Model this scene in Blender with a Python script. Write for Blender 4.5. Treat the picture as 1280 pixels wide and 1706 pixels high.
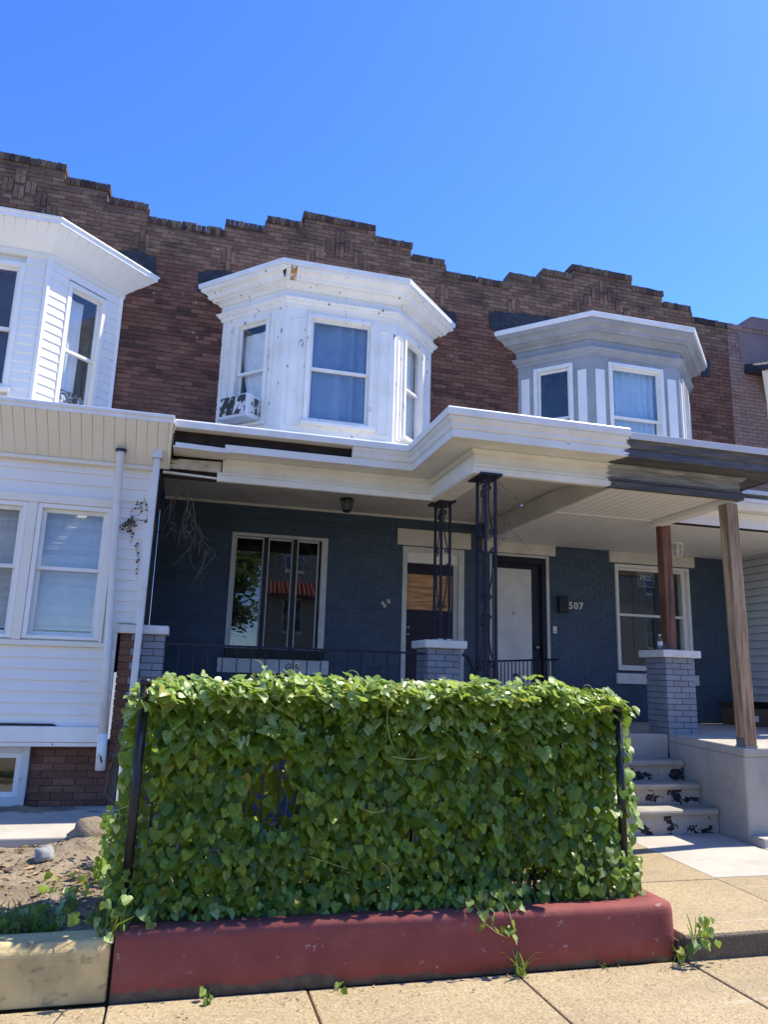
import bpy, bmesh, math, random
from math import sin, cos, pi, radians, atan2, sqrt, hypot
from mathutils import Matrix, Vector, noise as mnoise

S = bpy.context.scene
for o in list(bpy.data.objects):
    bpy.data.objects.remove(o)
C = S.collection
R = random.Random(7)

# ------------------------------------------------------------------ camera
YAW, PIT, ROL, CAMZ = radians(14.72), radians(12.37), radians(1.675), 1.75
fw = Vector((sin(YAW) * cos(PIT), cos(YAW) * cos(PIT), sin(PIT)))
r0 = Vector((cos(YAW), -sin(YAW), 0))
u0 = r0.cross(fw)
rr = r0 * cos(ROL) + u0 * sin(ROL)
uu = -r0 * sin(ROL) + u0 * cos(ROL)
cd = bpy.data.cameras.new('camera')
cam = bpy.data.objects.new('camera', cd)
C.objects.link(cam)
cam.matrix_world = Matrix(((rr.x, uu.x, -fw.x, 0), (rr.y, uu.y, -fw.y, 0), (rr.z, uu.z, -fw.z, CAMZ), (0, 0, 0, 1)))
cd.sensor_fit = 'VERTICAL'
cd.sensor_height = 24
cd.lens = 1240 / 1706 * 24
cd.clip_start = .05
cd.clip_end = 2000
S.camera = cam

# ------------------------------------------------------------------ sky and sun
SUN = Vector((.68, .10, 1)).normalized()
ELEV = math.asin(SUN.z)
AZ = atan2(SUN.x, SUN.y)
W = bpy.data.worlds.new('World')
S.world = W
W.use_nodes = True
nt = W.node_tree
sk = nt.nodes.new('ShaderNodeTexSky')
sk.sky_type = 'NISHITA'
sk.sun_disc = False
sk.sun_elevation = ELEV
sk.sun_rotation = AZ
sk.altitude = 0
sk.air_density = .72
sk.dust_density = .13
sk.ozone_density = 7.0
hs = nt.nodes.new('ShaderNodeHueSaturation')
hs.inputs['Hue'].default_value = .512
hs.inputs['Saturation'].default_value = 1.17
nt.links.new(sk.outputs[0], hs.inputs['Color'])
nt.links.new(hs.outputs[0], nt.nodes['Background'].inputs[0])
nt.nodes['Background'].inputs[1].default_value = .15
sl = bpy.data.lights.new('sun', 'SUN')
sl.energy = 2.95
sl.angle = radians(.53)
sl.color = (1, .93, .80)
so = bpy.data.objects.new('sun', sl)
C.objects.link(so)
so.rotation_euler = (-SUN).to_track_quat('-Z', 'Y').to_euler()
so.location = SUN * 40
S.view_settings.view_transform = 'Standard'
S.view_settings.look = 'None'
S.view_settings.exposure = 1.46
S.view_settings.gamma = 1
S.view_settings.use_curve_mapping = False
S.render.engine = 'CYCLES'
S.cycles.max_bounces = 10
S.cycles.transparent_max_bounces = 16

# ------------------------------------------------------------------ materials
class N:
    def __init__(s, name):
        s.m = bpy.data.materials.new(name)
        s.m.use_nodes = True
        s.t = s.m.node_tree
        s.b = s.t.nodes['Principled BSDF']
        s.pos = None
    def n(s, typ, **k):
        x = s.t.nodes.new(typ)
        for a, v in k.items():
            setattr(x, a, v)
        return x
    def l(s, a, b):
        s.t.links.new(a, b)
    def P(s):
        if not s.pos:
            s.pos = s.n('ShaderNodeNewGeometry')
        return s.pos.outputs['Position']
    def noise(s, scale, detail=4, rough=.6, vec=None):
        m = s.n('ShaderNodeMapping')
        s.l(vec or s.P(), m.inputs[0])
        sc = scale if isinstance(scale, (tuple, list)) else (scale,) * 3
        m.inputs['Scale'].default_value = sc
        x = s.n('ShaderNodeTexNoise')
        x.inputs['Scale'].default_value = 1
        x.inputs['Detail'].default_value = detail
        x.inputs['Roughness'].default_value = rough
        s.l(m.outputs[0], x.inputs['Vector'])
        return x.outputs['Fac']
    def ramp(s, f, lo, hi):
        x = s.n('ShaderNodeMapRange')
        x.inputs['From Min'].default_value = lo
        x.inputs['From Max'].default_value = hi
        s.l(f, x.inputs['Value'])
        return x.outputs['Result']
    def math(s, op, a, b=None):
        x = s.n('ShaderNodeMath', operation=op)
        for i, q in enumerate((a, b)):
            if q is None:
                continue
            if isinstance(q, (int, float)):
                x.inputs[i].default_value = q
            else:
                s.l(q, x.inputs[i])
        return x.outputs[0]
    def mix(s, f, a, b, mode='MIX'):
        x = s.n('ShaderNodeMix', data_type='RGBA', blend_type=mode)
        if isinstance(f, (int, float)):
            x.inputs[0].default_value = f
        else:
            s.l(f, x.inputs[0])
        for i, q in ((6, a), (7, b)):
            if isinstance(q, (tuple, list)):
                x.inputs[i].default_value = (*q[:3], 1)
            else:
                s.l(q, x.inputs[i])
        return x.outputs[2]
    def rnd(s):
        g = s.n('ShaderNodeNewGeometry')
        oi = s.n('ShaderNodeObjectInfo')
        a = s.math('ADD', g.outputs['Random Per Island'], oi.outputs['Random'])
        return s.math('FRACT', s.math('MULTIPLY', a, 7.31))
    def bump(s, h, strength, dist=.01, prev=None):
        x = s.n('ShaderNodeBump')
        x.inputs['Strength'].default_value = strength
        x.inputs['Distance'].default_value = dist
        s.l(h, x.inputs['Height'])
        if prev:
            s.l(prev, x.inputs['Normal'])
        return x.outputs[0]

def mat(name, c, c2=None, rough=.6, ns=4, lo=.4, hi=.65, bump=.15, bs=60, bd=.004, metallic=0, spec=.35,
        chips=(), foot=None, isl=0, split=None, rs=0, grain=None, streak=None):
    q = N(name)
    col = c
    if c2:
        col = q.mix(q.ramp(q.noise(ns), lo, hi), c, c2)
    if grain:                                  # wood: stretched noise along z or x
        gs, gc = grain
        col = q.mix(q.ramp(q.noise(gs, 6, .65), .42, .68), col, gc)
    if split:                                  # ragged change of paint along x
        x0, cb, cb2 = split
        sp = q.n('ShaderNodeSeparateXYZ')
        q.l(q.P(), sp.inputs[0])
        e = q.math('ADD', sp.outputs[0], q.math('MULTIPLY', q.math('SUBTRACT', q.noise((4, 4, 40), 4), .5), .34))
        f = q.ramp(e, x0 - .006, x0 + .006)
        col = q.mix(f, col, q.mix(q.ramp(q.noise((3, 12, 30), 5), .45, .6), cb, cb2))
    for cc, sc, thr, soft in chips:
        col = q.mix(q.ramp(q.noise(sc, 5, .62), thr, thr + soft), col, cc)
    if foot:                                   # ragged unpainted band at the foot of a wall
        zf, fc, fc2 = foot
        sp = q.n('ShaderNodeSeparateXYZ')
        q.l(q.P(), sp.inputs[0])
        e = q.math('ADD', sp.outputs[2], q.math('MULTIPLY', q.math('SUBTRACT', q.noise((2.2, 2.2, 5), 5, .65), .5), .22))
        e = q.math('ADD', e, q.math('MULTIPLY', sp.outputs[0], .012))
        col = q.mix(q.ramp(e, zf - .012, zf + .012), q.mix(q.ramp(q.noise(12, 5), .4, .65), fc, fc2), col)
    if isl:
        r = q.rnd()
        v = q.math('ADD', q.math('MULTIPLY', r, 2 * isl), 1 - isl)
        cmb = q.n('ShaderNodeCombineXYZ')
        for i in range(3):
            q.l(v, cmb.inputs[i])
        col = q.mix(1, col, cmb.outputs[0], 'MULTIPLY')
    if isinstance(col, (tuple, list)):
        q.b.inputs['Base Color'].default_value = (*col[:3], 1)
    else:
        q.l(col, q.b.inputs['Base Color'])
    q.b.inputs['Roughness'].default_value = rough
    q.b.inputs['Metallic'].default_value = metallic
    q.b.inputs['Specular IOR Level'].default_value = spec
    if bump:
        q.l(q.bump(q.noise(bs, 5), bump, bd), q.b.inputs['Normal'])
    return q.m

def brick_mat(name, a, b, dark, isl=.35, mix_top=None, white=True):
    q = N(name)
    r = q.rnd()
    col = q.mix(q.ramp(r, .15, .85), a, b)
    r2 = q.math('FRACT', q.math('MULTIPLY', r, 13.7))
    blot = q.ramp(q.noise((1.3, 1.3, 2.1), 4), .47, .62)
    col = q.mix(q.math('MULTIPLY', q.math('GREATER_THAN', r2, .45), q.math('MULTIPLY', blot, .8)), col, dark)
    if mix_top:
        z0, tc, tc2 = mix_top
        sp = q.n('ShaderNodeSeparateXYZ')
        q.l(q.P(), sp.inputs[0])
        e = q.math('ADD', sp.outputs[2], q.math('MULTIPLY', q.noise(1.7, 3), .35))
        f = q.ramp(e, z0, z0 + .35)
        tcol = q.mix(q.ramp(r, .2, .9), tc, tc2)
        tcol = q.mix(q.ramp(q.noise((2.2, 2, 3.5), 5), .5, .76), tcol, (.04, .03, .026))
        col = q.mix(f, col, tcol)
    col = q.mix(q.ramp(q.noise(38, 4), .52, .75), col, dark)
    if white:
        col = q.mix(q.ramp(q.noise((17, 17, 7), 3, .5), .735, .75), col, (.55, .5, .45))
    q.l(col, q.b.inputs['Base Color'])
    q.b.inputs['Roughness'].default_value = .8
    q.b.inputs['Specular IOR Level'].default_value = .25
    q.l(q.bump(q.noise(70, 5), .5, .004), q.b.inputs['Normal'])
    return q.m

def glass_mat(name, tint=(.97, .98, .98), ior=1.6, rough=.0, dirt=.05):
    q = N(name)
    t = q.t
    tr = q.n('ShaderNodeBsdfTransparent')
    tr.inputs[0].default_value = (*tint, 1)
    gl = q.n('ShaderNodeBsdfGlossy')
    gl.inputs['Roughness'].default_value = rough
    df = q.n('ShaderNodeBsdfDiffuse')
    df.inputs[0].default_value = (.5, .5, .48, 1)
    lw = q.n('ShaderNodeLayerWeight')
    lw.inputs[0].default_value = .5
    f0 = ((ior - 1) / (ior + 1)) ** 2
    fr = q.math('ADD', q.math('MULTIPLY', q.math('POWER', lw.outputs['Facing'], 5), 1 - f0), f0)
    wob = q.bump(q.noise(2.2, 2), .02, .02)
    q.l(wob, gl.inputs['Normal'])
    m1 = q.n('ShaderNodeMixShader')
    q.l(fr, m1.inputs[0]); q.l(tr.outputs[0], m1.inputs[1]); q.l(gl.outputs[0], m1.inputs[2])
    m2 = q.n('ShaderNodeMixShader')
    q.l(q.math('MULTIPLY', q.ramp(q.noise(9, 5), .4, .8), dirt), m2.inputs[0])
    q.l(m1.outputs[0], m2.inputs[1]); q.l(df.outputs[0], m2.inputs[2])
    q.l(m2.outputs[0], t.nodes['Material Output'].inputs[0])
    return q.m

def leaf_mat(name, a, b, yellow=.03, trans=.45, gloss=.38):
    q = N(name)
    t = q.t
    r = q.rnd()
    col = q.mix(q.ramp(r, 0, 1), a, b)
    r2 = q.math('FRACT', q.math('MULTIPLY', r, 17.3))
    col = q.mix(q.math('MULTIPLY', q.math('GREATER_THAN', r2, 1 - yellow), .8), col, (.38, .34, .04))
    col = q.mix(q.ramp(q.noise(35, 4), .45, .8), col, (.03, .07, .02))
    q.l(col, q.b.inputs['Base Color'])
    q.b.inputs['Roughness'].default_value = gloss
    q.b.inputs['Specular IOR Level'].default_value = .5
    q.l(q.bump(q.noise(60, 3), .25, .003), q.b.inputs['Normal'])
    tl = q.n('ShaderNodeBsdfTranslucent')
    q.l(q.mix(.55, col, (.42, .55, .06)), tl.inputs[0])
    m = q.n('ShaderNodeMixShader')
    m.inputs[0].default_value = trans
    q.l(q.b.outputs[0], m.inputs[1]); q.l(tl.outputs[0], m.inputs[2])
    q.l(m.outputs[0], t.nodes['Material Output'].inputs[0])
    return q.m

DK = (.02, .02, .022)
MT = dict(
    brick=brick_mat('brown_brick', (.16, .069, .044), (.23, .11, .07), (.06, .031, .023), mix_top=(7.45, (.165, .093, .058), (.265, .162, .10))),
    mortar=mat('mortar', (.17, .115, .09), (.095, .062, .05), rough=.9, ns=3, bump=.4, bs=90),
    coping=brick_mat('coping_brick', (.085, .055, .042), (.18, .12, .075), (.025, .021, .02), white=False),
    tan=brick_mat('tan_painted_brick', (.30, .185, .14), (.33, .21, .16), (.22, .13, .10), white=False),
    stucco=mat('mauve_stucco', (.24, .165, .15), (.19, .13, .12), rough=.9, ns=2, bump=.5, bs=25, bd=.01),
    tar=mat('black_tar', (.018, .02, .024), (.035, .037, .04), rough=.55, ns=9, bump=.6, bs=22, bd=.02),
    white=mat('white_old_paint', (.87, .83, .74), (.79, .75, .66), rough=.5, ns=3, bump=.2, bs=45,
              chips=(((.05, .045, .04), (15, 15, 6), .66, .01), ((.5, .46, .38), (5, 5, 3), .66, .12))),
    cream=mat('cream_old_paint', (.78, .75, .67), (.68, .64, .55), rough=.55, ns=2.5, bump=.3, bs=40,
              chips=(((.33, .31, .28), (4, 9, 26), .66, .04), ((.07, .06, .05), (5, 9, 30), .73, .01))),
    twotone=mat('white_and_slate_paint', (.79, .77, .70), (.70, .67, .58), rough=.55, ns=2.5, bump=.35, bs=40,
                chips=(((.36, .34, .31), (4, 9, 26), .68, .04),), split=(4.17, (.06, .066, .072), (.12, .105, .095))),
    greyw=mat('white_and_grey_frieze_paint', (.79, .77, .70), (.70, .67, .58), rough=.55, ns=2.5, bump=.35, bs=40,
              chips=(((.36, .34, .31), (4, 9, 26), .68, .04),), split=(4.17, (.30, .31, .32), (.18, .18, .18))),
    rotten=mat('rotten_white_board', (.62, .61, .57), (.42, .39, .34), rough=.8, ns=6, bump=.7, bs=40, bd=.01,
               chips=((DK, (3, 10, 34), .6, .03),)),
    darkwood=mat('dark_sheathing', (.018, .014, .012), (.035, .025, .018), rough=.9, ns=8, bump=.4),
    flash=mat('white_roof_flashing', (.83, .81, .76), (.74, .72, .67), rough=.38, ns=5, bump=.15, bs=14, bd=.01),
    greytrim=mat('pale_grey_metal_trim', (.60, .60, .58), (.54, .54, .53), rough=.45, ns=3, bump=.08),
    vinyl=mat('white_vinyl', (.85, .81, .72), (.80, .76, .68), rough=.42, ns=1.5, bump=.04, bs=30,
              chips=(((.45, .44, .42), (2, 2, 9), .7, .12),)),
    creamv=mat('cream_vinyl', (.82, .76, .62), (.78, .72, .58), rough=.45, ns=1.5, bump=.05, bs=30),
    soffv=mat('white_soffit_vinyl', (.84, .81, .73), (.80, .77, .69), rough=.45, ns=1.5, bump=.05),
    grey=mat('grey_old_paint', (.35, .352, .345), (.28, .285, .28), rough=.55, ns=3, bump=.25, bs=45,
             chips=(((.5, .5, .49), (5, 5, 18), .67, .05), ((.10, .10, .1), (9, 9, 14), .71, .02))),
    wframe=mat('white_window_frame', (.82, .79, .72), (.76, .73, .66), rough=.4, ns=4, bump=.05),
    wtrim=mat('aged_window_trim', (.62, .61, .57), (.52, .51, .47), rough=.5, ns=4, bump=.15,
              chips=(((.12, .11, .1), (12, 12, 10), .70, .02),)),
    blue=mat('dark_blue_wall_paint', (.050, .078, .110), (.058, .088, .122), rough=.55, ns=2, bump=.35, bs=50, isl=.12),
    bluej=mat('dark_blue_joint_paint', (.045, .071, .10), (.052, .080, .11), rough=.6, ns=2, bump=.3),
    pier=mat('grey_pier_paint', (.235, .255, .28), (.20, .22, .245), rough=.5, ns=5, bump=.35, bs=50, isl=.1,
             chips=(((.4, .41, .43), (14, 14, 20), .68, .05),)),
    pierj=mat('grey_pier_joint', (.11, .12, .135), rough=.7, bump=.3),
    cap=mat('white_cap_paint', (.74, .71, .64), (.64, .61, .55), rough=.6, ns=6, bump=.3, bs=35, chips=(((.3, .3, .28), (9, 9, 9), .70, .04),)),
    lintel=mat('cream_lintel_paint', (.70, .66, .56), (.6, .565, .475), rough=.6, ns=4, bump=.5, bs=30, bd=.008),
    iron=mat('dark_iron_paint', (.013, .014, .028), (.022, .02, .03), rough=.42, ns=9, bump=.25, bs=60,
             chips=(((.09, .045, .025), (14, 14, 9), .69, .04),)),
    black=mat('black_metal', (.013, .013, .014), (.022, .021, .02), rough=.4, ns=8, bump=.2),
    door=mat('navy_door_paint', (.010, .010, .022), (.014, .014, .028), rough=.35, ns=3, bump=.08),
    ply=mat('plywood', (.66, .37, .17), (.54, .27, .11), rough=.6, ns=3, bump=.15, grain=((2.2, 3, 26), (.22, .09, .03))),
    wdoor=mat('white_primed_door', (.68, .65, .58), (.57, .545, .49), rough=.55, ns=3.5, bump=.1, chips=(((.3, .29, .27), (6, 6, 4), .68, .1),)),
    post=mat('treated_lumber', (.50, .335, .19), (.41, .265, .15), rough=.75, ns=3, bump=.5, bs=30,
             grain=((26, 26, 1.3), (.12, .065, .035)), chips=(((.06, .03, .02), (13, 13, 4.5), .74, .02),)),
    post2=mat('stained_lumber', (.25, .115, .062), (.19, .085, .048), rough=.7, ns=3, bump=.5, bs=30, grain=((30, 30, 1.6), (.055, .022, .013))),
    bracket=mat('galvanised_bracket', (.33, .34, .36), (.25, .26, .28), rough=.4, metallic=.7, ns=9),
    conc=mat('grey_concrete', (.44, .405, .335), (.36, .33, .275), rough=.85, ns=2.2, bump=.4, bs=45, chips=(((.30, .285, .25), (2.5, 2.5, 5), .56, .2), ((.36, .34, .3), (9, 9, .9), .52, .2), ((.2, .19, .17), (3, 3, 14), .69, .03))),
    concl=mat('pale_concrete', (.47, .425, .35), (.39, .355, .29), rough=.85, ns=2.5, bump=.4, bs=70, chips=(((.33, .3, .25), (7, 7, 7), .66, .08),)),
    stepr=mat('step_riser_concrete', (.40, .365, .30), (.32, .29, .24), rough=.8, ns=4, bump=.3, bs=50, chips=((DK, (4.5, 4.5, 7), .525, .012), ((.4, .37, .32), (30, 30, 30), .6, .03))),
    tread=mat('step_tread_concrete', (.38, .345, .285), (.29, .265, .22), rough=.8, ns=4, bump=.3, bs=50),
    ceil=mat('old_ceiling_paint', (.62, .59, .52), (.5, .475, .41), rough=.65, ns=1.6, bump=.2, bs=20, chips=(((.22, .2, .17), (1.5, 3, 3), .63, .12),)),
    strip=mat('grey_soffit_edge', (.68, .65, .57), (.6, .575, .5), rough=.6, ns=3, bump=.1),
    pipe=mat('white_downspout', (.72, .70, .65), (.62, .60, .55), rough=.45, ns=3, bump=.1, chips=(((.33, .31, .28), (6, 6, 3), .68, .08),)),
    curtain=mat('grey_blue_curtain', (.22, .32, .45), (.15, .24, .37), rough=.9, ns=1.5, bump=.1),
    curtw=mat('pale_curtain', (.76, .80, .82), (.68, .73, .76), rough=.9, ns=1.5, bump=.1),
    sheer=mat('sheer_blue_curtain', (.46, .60, .70), (.36, .50, .62), rough=.9, ns=1.5, bump=.1),
    blind=mat('white_blind', (.66, .66, .63), (.58, .58, .55), rough=.5, ns=2, bump=0),
    room=mat('dim_room', (.05, .05, .05), (.07, .065, .06), rough=.9, ns=1, bump=0),  # near-black colour paints in the dimness of the unlit rooms
    redw=mat('oxblood_wall_paint', (.26, .068, .056), (.21, .055, .047), rough=.85, ns=3, bump=.45, bs=35, bd=.006,
             chips=(((.36, .22, .185), (13, 13, 17), .655, .03), ((.33, .125, .105), (2.6, 2.6, 5), .55, .35), ((.10, .085, .075), (3, 3, 3), .70, .06)), foot=(.062, (.13, .115, .10), (.085, .06, .055))),
    redb=mat('grey_wall_foot', (.115, .10, .09), (.09, .06, .055), rough=.8, ns=6, bump=.5, bs=40),
    kerb=mat('weathered_kerb', (.66, .50, .23), (.46, .35, .165), rough=.9, ns=4, bump=.6, bs=40, bd=.008, chips=(((.27, .205, .105), (9, 9, 12), .55, .12),)),
    soil=mat('dry_soil', (.32, .25, .165), (.19, .145, .095), rough=.95, ns=5, bump=.9, bs=45, bd=.02, chips=(((.1, .07, .045), (12, 12, 12), .62, .08),)),
    litter=mat('dry_leaf_litter', (.22, .14, .075), (.33, .24, .14), rough=.85, ns=20, bump=.2, isl=.45),
    stone=mat('grey_stone', (.33, .33, .33), (.2, .2, .2), rough=.8, ns=14, bump=.5, bs=40),
    clod=mat('earth_clod', (.27, .215, .15), (.19, .15, .1), rough=.95, ns=9, bump=.9, bs=35, bd=.02),
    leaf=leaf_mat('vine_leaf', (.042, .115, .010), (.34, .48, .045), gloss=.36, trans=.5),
    leaf_sunlit=leaf_mat('vine_leaf_sunlit', (.24, .40, .06), (.52, .62, .24), yellow=.06, trans=.4, gloss=.33),  # same vine leaf with the brightness of sunlight put into its colour
    stem=mat('vine_stem', (.16, .13, .06), (.10, .07, .04), rough=.8, ns=9, bump=.3),
    tendril=mat('pale_tendril', (.38, .42, .15), (.32, .30, .12), rough=.6, ns=6, bump=0),
    dryvine=mat('dry_vine', (.11, .075, .055), (.16, .12, .09), rough=.9, ns=15, bump=.3),
    grass=leaf_mat('grass_blade', (.06, .15, .025), (.14, .24, .05), yellow=.1, trans=.35),
    pale_road=mat('pale_road', (.20, .19, .175), (.17, .162, .15), rough=.9, ns=4, bump=.5, bs=120),  # road colour raised well above real asphalt to bounce light onto the fronts
    carton=mat('cardboard', (.16, .105, .06), (.13, .085, .05), rough=.85, ns=3, bump=.1),
    brass=mat('brass', (.45, .36, .2), rough=.3, metallic=1, bump=0),
    num=mat('cream_number_paint', (.72, .66, .52), rough=.5, bump=0),
    print=mat('sticker_print', (.42, .5, .56), rough=.6, bump=0),
    acw=mat('air_conditioner_white', (.66, .66, .64), (.56, .56, .54), rough=.4, ns=5, bump=.05),
    acg=mat('air_conditioner_grille', (.035, .04, .035), (.05, .05, .05), rough=.7, ns=8, bump=.2,
            chips=(((.62, .62, .6), (11, 11, 7), .53, .02),)),
    rust=mat('rust', (.34, .15, .05), (.5, .3, .16), rough=.8, ns=14, bump=.4, chips=(((.74, .71, .65), (16, 16, 10), .48, .12),)),
    red_tile=mat('red_roof_tile', (.24, .05, .035), (.18, .04, .03), rough=.6, ns=4, bump=.2),
    opp=mat('tan_opposite_wall', (.42, .37, .28), (.38, .33, .25), rough=.85, ns=2, bump=.2),
    bark=mat('bark', (.11, .085, .06), (.07, .055, .04), rough=.95, ns=9, bump=.6),
    treeleaf=leaf_mat('tree_leaf', (.035, .09, .018), (.06, .13, .025), yellow=0, trans=.35),
    glass=glass_mat('window_glass'),
    glassp=glass_mat('porch_window_glass', ior=1.65),
    screen=glass_mat('window_screen', tint=(.55, .57, .58), ior=1.3, rough=.35, dirt=.3),
    bottle=glass_mat('clear_plastic', tint=(.85, .92, .92), ior=1.5, dirt=.25),
)

def aggregate(name, a, b, c):
    q = N(name)
    v = q.n('ShaderNodeTexVoronoi')
    v.inputs['Scale'].default_value = 95
    q.l(q.P(), v.inputs['Vector'])
    col = q.mix(q.ramp(q.noise(1.4, 5), .38, .68), a, b)
    sp = q.n('ShaderNodeSeparateColor')
    q.l(v.outputs['Color'], sp.inputs[0])
    col = q.mix(q.math('MULTIPLY', q.ramp(sp.outputs[0], .55, .9), .55), col, c)
    col = q.mix(q.math('MULTIPLY', q.ramp(sp.outputs[1], .7, .95), .6), col, (.17, .12, .075))
    col = q.mix(q.math('MULTIPLY', q.ramp(q.noise(4.5, 6), .55, .75), .35), col, (.2, .16, .11))
    col = q.mix(q.math('MULTIPLY', q.ramp(q.noise((.9, 2.2, 1), 7, .7), .5, .72), .5), col, (.24, .185, .12))
    col = q.mix(q.math('MULTIPLY', q.ramp(q.noise((26, 26, 26), 2, .5), .70, .73), .6), col, (.08, .065, .05))
    col = q.mix(q.math('MULTIPLY', q.ramp(q.noise((.5, 7, 1), 4, .6), .62, .68), .35), col, (.6, .52, .4))
    r = q.rnd()
    cmb = q.n('ShaderNodeCombineXYZ')
    for i in range(3):
        q.l(q.math('ADD', q.math('MULTIPLY', r, .18), .91), cmb.inputs[i])
    col = q.mix(1, col, cmb.outputs[0], 'MULTIPLY')
    q.l(col, q.b.inputs['Base Color'])
    q.b.inputs['Roughness'].default_value = .85
    q.b.inputs['Specular IOR Level'].default_value = .25
    b1 = q.bump(v.outputs['Distance'], .5, .004)
    q.l(q.bump(q.noise(30, 5), .3, .006, b1), q.b.inputs['Normal'])
    return q.m
MT['agg'] = aggregate('exposed_aggregate', (.335, .255, .14), (.385, .297, .168), (.51, .415, .265))
MT['aggd'] = aggregate('dirty_aggregate_edge', (.13, .105, .075), (.09, .075, .055), (.2, .17, .12))

# ------------------------------------------------------------------ mesh building
class MB:
    def __init__(s, T=None):
        s.v, s.f, s.T = [], [], T
    def add(s, vs, fs):
        b = len(s.v)
        s.v += [tuple(s.T @ Vector(p)) if s.T else tuple(p) for p in vs]
        s.f += [tuple(b + i for i in q) for q in fs]
        return s
    def box(s, x0, x1, y0, y1, z0, z1):
        return s.add([(x0, y0, z0), (x1, y0, z0), (x1, y1, z0), (x0, y1, z0), (x0, y0, z1), (x1, y0, z1), (x1, y1, z1), (x0, y1, z1)],
                     [(3, 2, 1, 0), (4, 5, 6, 7), (0, 1, 5, 4), (1, 2, 6, 5), (2, 3, 7, 6), (3, 0, 4, 7)])
    def prism(s, a, b):                                   # two matching polygons (lists of points)
        n = len(a)
        return s.add(list(a) + list(b), [tuple(range(n))[::-1], tuple(range(n, 2 * n))] + [(i, (i + 1) % n, n + (i + 1) % n, n + i) for i in range(n)])
    def sweep(s, path, prof):                             # closed profile [(out, z)] along an open path [(x, y)], mitred
        rings = []
        n = len(path)
        for i, p in enumerate(path):
            ns = []
            for a, b in ((i - 1, i), (i, i + 1)):
                if 0 <= a and b < n:
                    d = Vector((path[b][0] - path[a][0], path[b][1] - path[a][1])).normalized()
                    ns.append(Vector((d.y, -d.x)))
            if len(ns) == 2:
                m = (ns[0] + ns[1]).normalized()
                m = m / max(.25, m.dot(ns[0]))
            else:
                m = ns[0]
            rings.append([(p[0] + m.x * o, p[1] + m.y * o, z) for o, z in prof])
        k = len(prof)
        fs = []
        for i in range(n - 1):
            for j in range(k):
                fs.append((i * k + j, i * k + (j + 1) % k, (i + 1) * k + (j + 1) % k, (i + 1) * k + j))
        fs += [tuple(range(k))[::-1], tuple((n - 1) * k + j for j in range(k))]
        return s.add([q for r in rings for q in r], fs)
    def tube(s, pts, r, n=6, r1=None):
        pts = [Vector(p) for p in pts]
        vs = []
        a = None
        for i, p in enumerate(pts):
            d = (pts[min(i + 1, len(pts) - 1)] - pts[max(i - 1, 0)]).normalized()
            if a is None:
                a = d.orthogonal().normalized()
            a = (a - d * a.dot(d)).normalized()
            b = d.cross(a)
            q = r + ((r1 if r1 is not None else r) - r) * i / max(1, len(pts) - 1)
            vs += [p + (a * cos(2 * pi * j / n) + b * sin(2 * pi * j / n)) * q for j in range(n)]
        m = len(pts)
        fs = [(i * n + j, i * n + (j + 1) % n, (i + 1) * n + (j + 1) % n, (i + 1) * n + j) for i in range(m - 1) for j in range(n)]
        fs += [tuple(range(n))[::-1], tuple((m - 1) * n + j for j in range(n))]
        return s.add(vs, fs)
    def lathe(s, c, prof, n=14):
        vs = [(c[0] + r * cos(2 * pi * j / n), c[1] + r * sin(2 * pi * j / n), c[2] + z) for r, z in prof for j in range(n)]
        m = len(prof)
        fs = [(i * n + j, i * n + (j + 1) % n, (i + 1) * n + (j + 1) % n, (i + 1) * n + j) for i in range(m - 1) for j in range(n)]
        fs += [tuple(range(n))[::-1], tuple((m - 1) * n + j for j in range(n))]
        return s.add(vs, fs)
    def mesh(s, name, smooth=False):
        me = bpy.data.meshes.new(name)
        me.from_pydata(s.v, [], s.f)
        bm = bmesh.new()
        bm.from_mesh(me)
        bmesh.ops.recalc_face_normals(bm, faces=bm.faces)
        bm.to_mesh(me)
        bm.free()
        if smooth:
            me.polygons.foreach_set('use_smooth', [True] * len(me.polygons))
        return me

def tags(o, label=None, cat=None, group=None, kind=None):
    for k, v in (('label', label), ('category', cat), ('group', group), ('kind', kind)):
        if v:
            o[k] = v
    return o

def place(o, parent):
    C.objects.link(o)
    if parent:
        o.parent = parent
        p = Vector((0, 0, 0)) if parent.type != 'EMPTY' else parent.location
        o.matrix_parent_inverse = Matrix.Translation(-parent.location) if parent.parent is None or parent.type == 'EMPTY' else Matrix.Translation(-parent.location)
    return o

def obj(name, mb, m, parent=None, smooth=False, bev=0, seg=2, label=None, cat=None, group=None, kind=None):
    me = mb.mesh(name, smooth) if isinstance(mb, MB) else mb
    if not me.materials:
        me.materials.append(MT[m])
    o = bpy.data.objects.new(name, me)
    place(o, parent)
    if bev:
        b = o.modifiers.new('bevel', 'BEVEL')
        b.width = bev
        b.segments = seg
        b.limit_method = 'ANGLE'
    return tags(o, label, cat, group, kind)

def inst(name, me, loc, parent, rot=(0, 0, 0), scale=(1, 1, 1)):
    o = bpy.data.objects.new(name, me)
    o.location = loc
    o.rotation_euler = rot
    o.scale = scale
    return place(o, parent)

def thing(name, loc, label, cat, group=None):
    o = bpy.data.objects.new(name, None)
    o.empty_display_size = .1
    o.location = loc
    C.objects.link(o)
    return tags(o, label, cat, group)

def frame(p, u):                                          # local x along u, y inward, z up
    u = Vector((u[0], u[1], 0)).normalized()
    n = Vector((u.y, -u.x, 0))
    return Matrix(((u.x, -n.x, 0, p[0]), (u.y, -n.y, 0, p[1]), (0, 0, 1, 0), (0, 0, 0, 1)))

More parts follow.
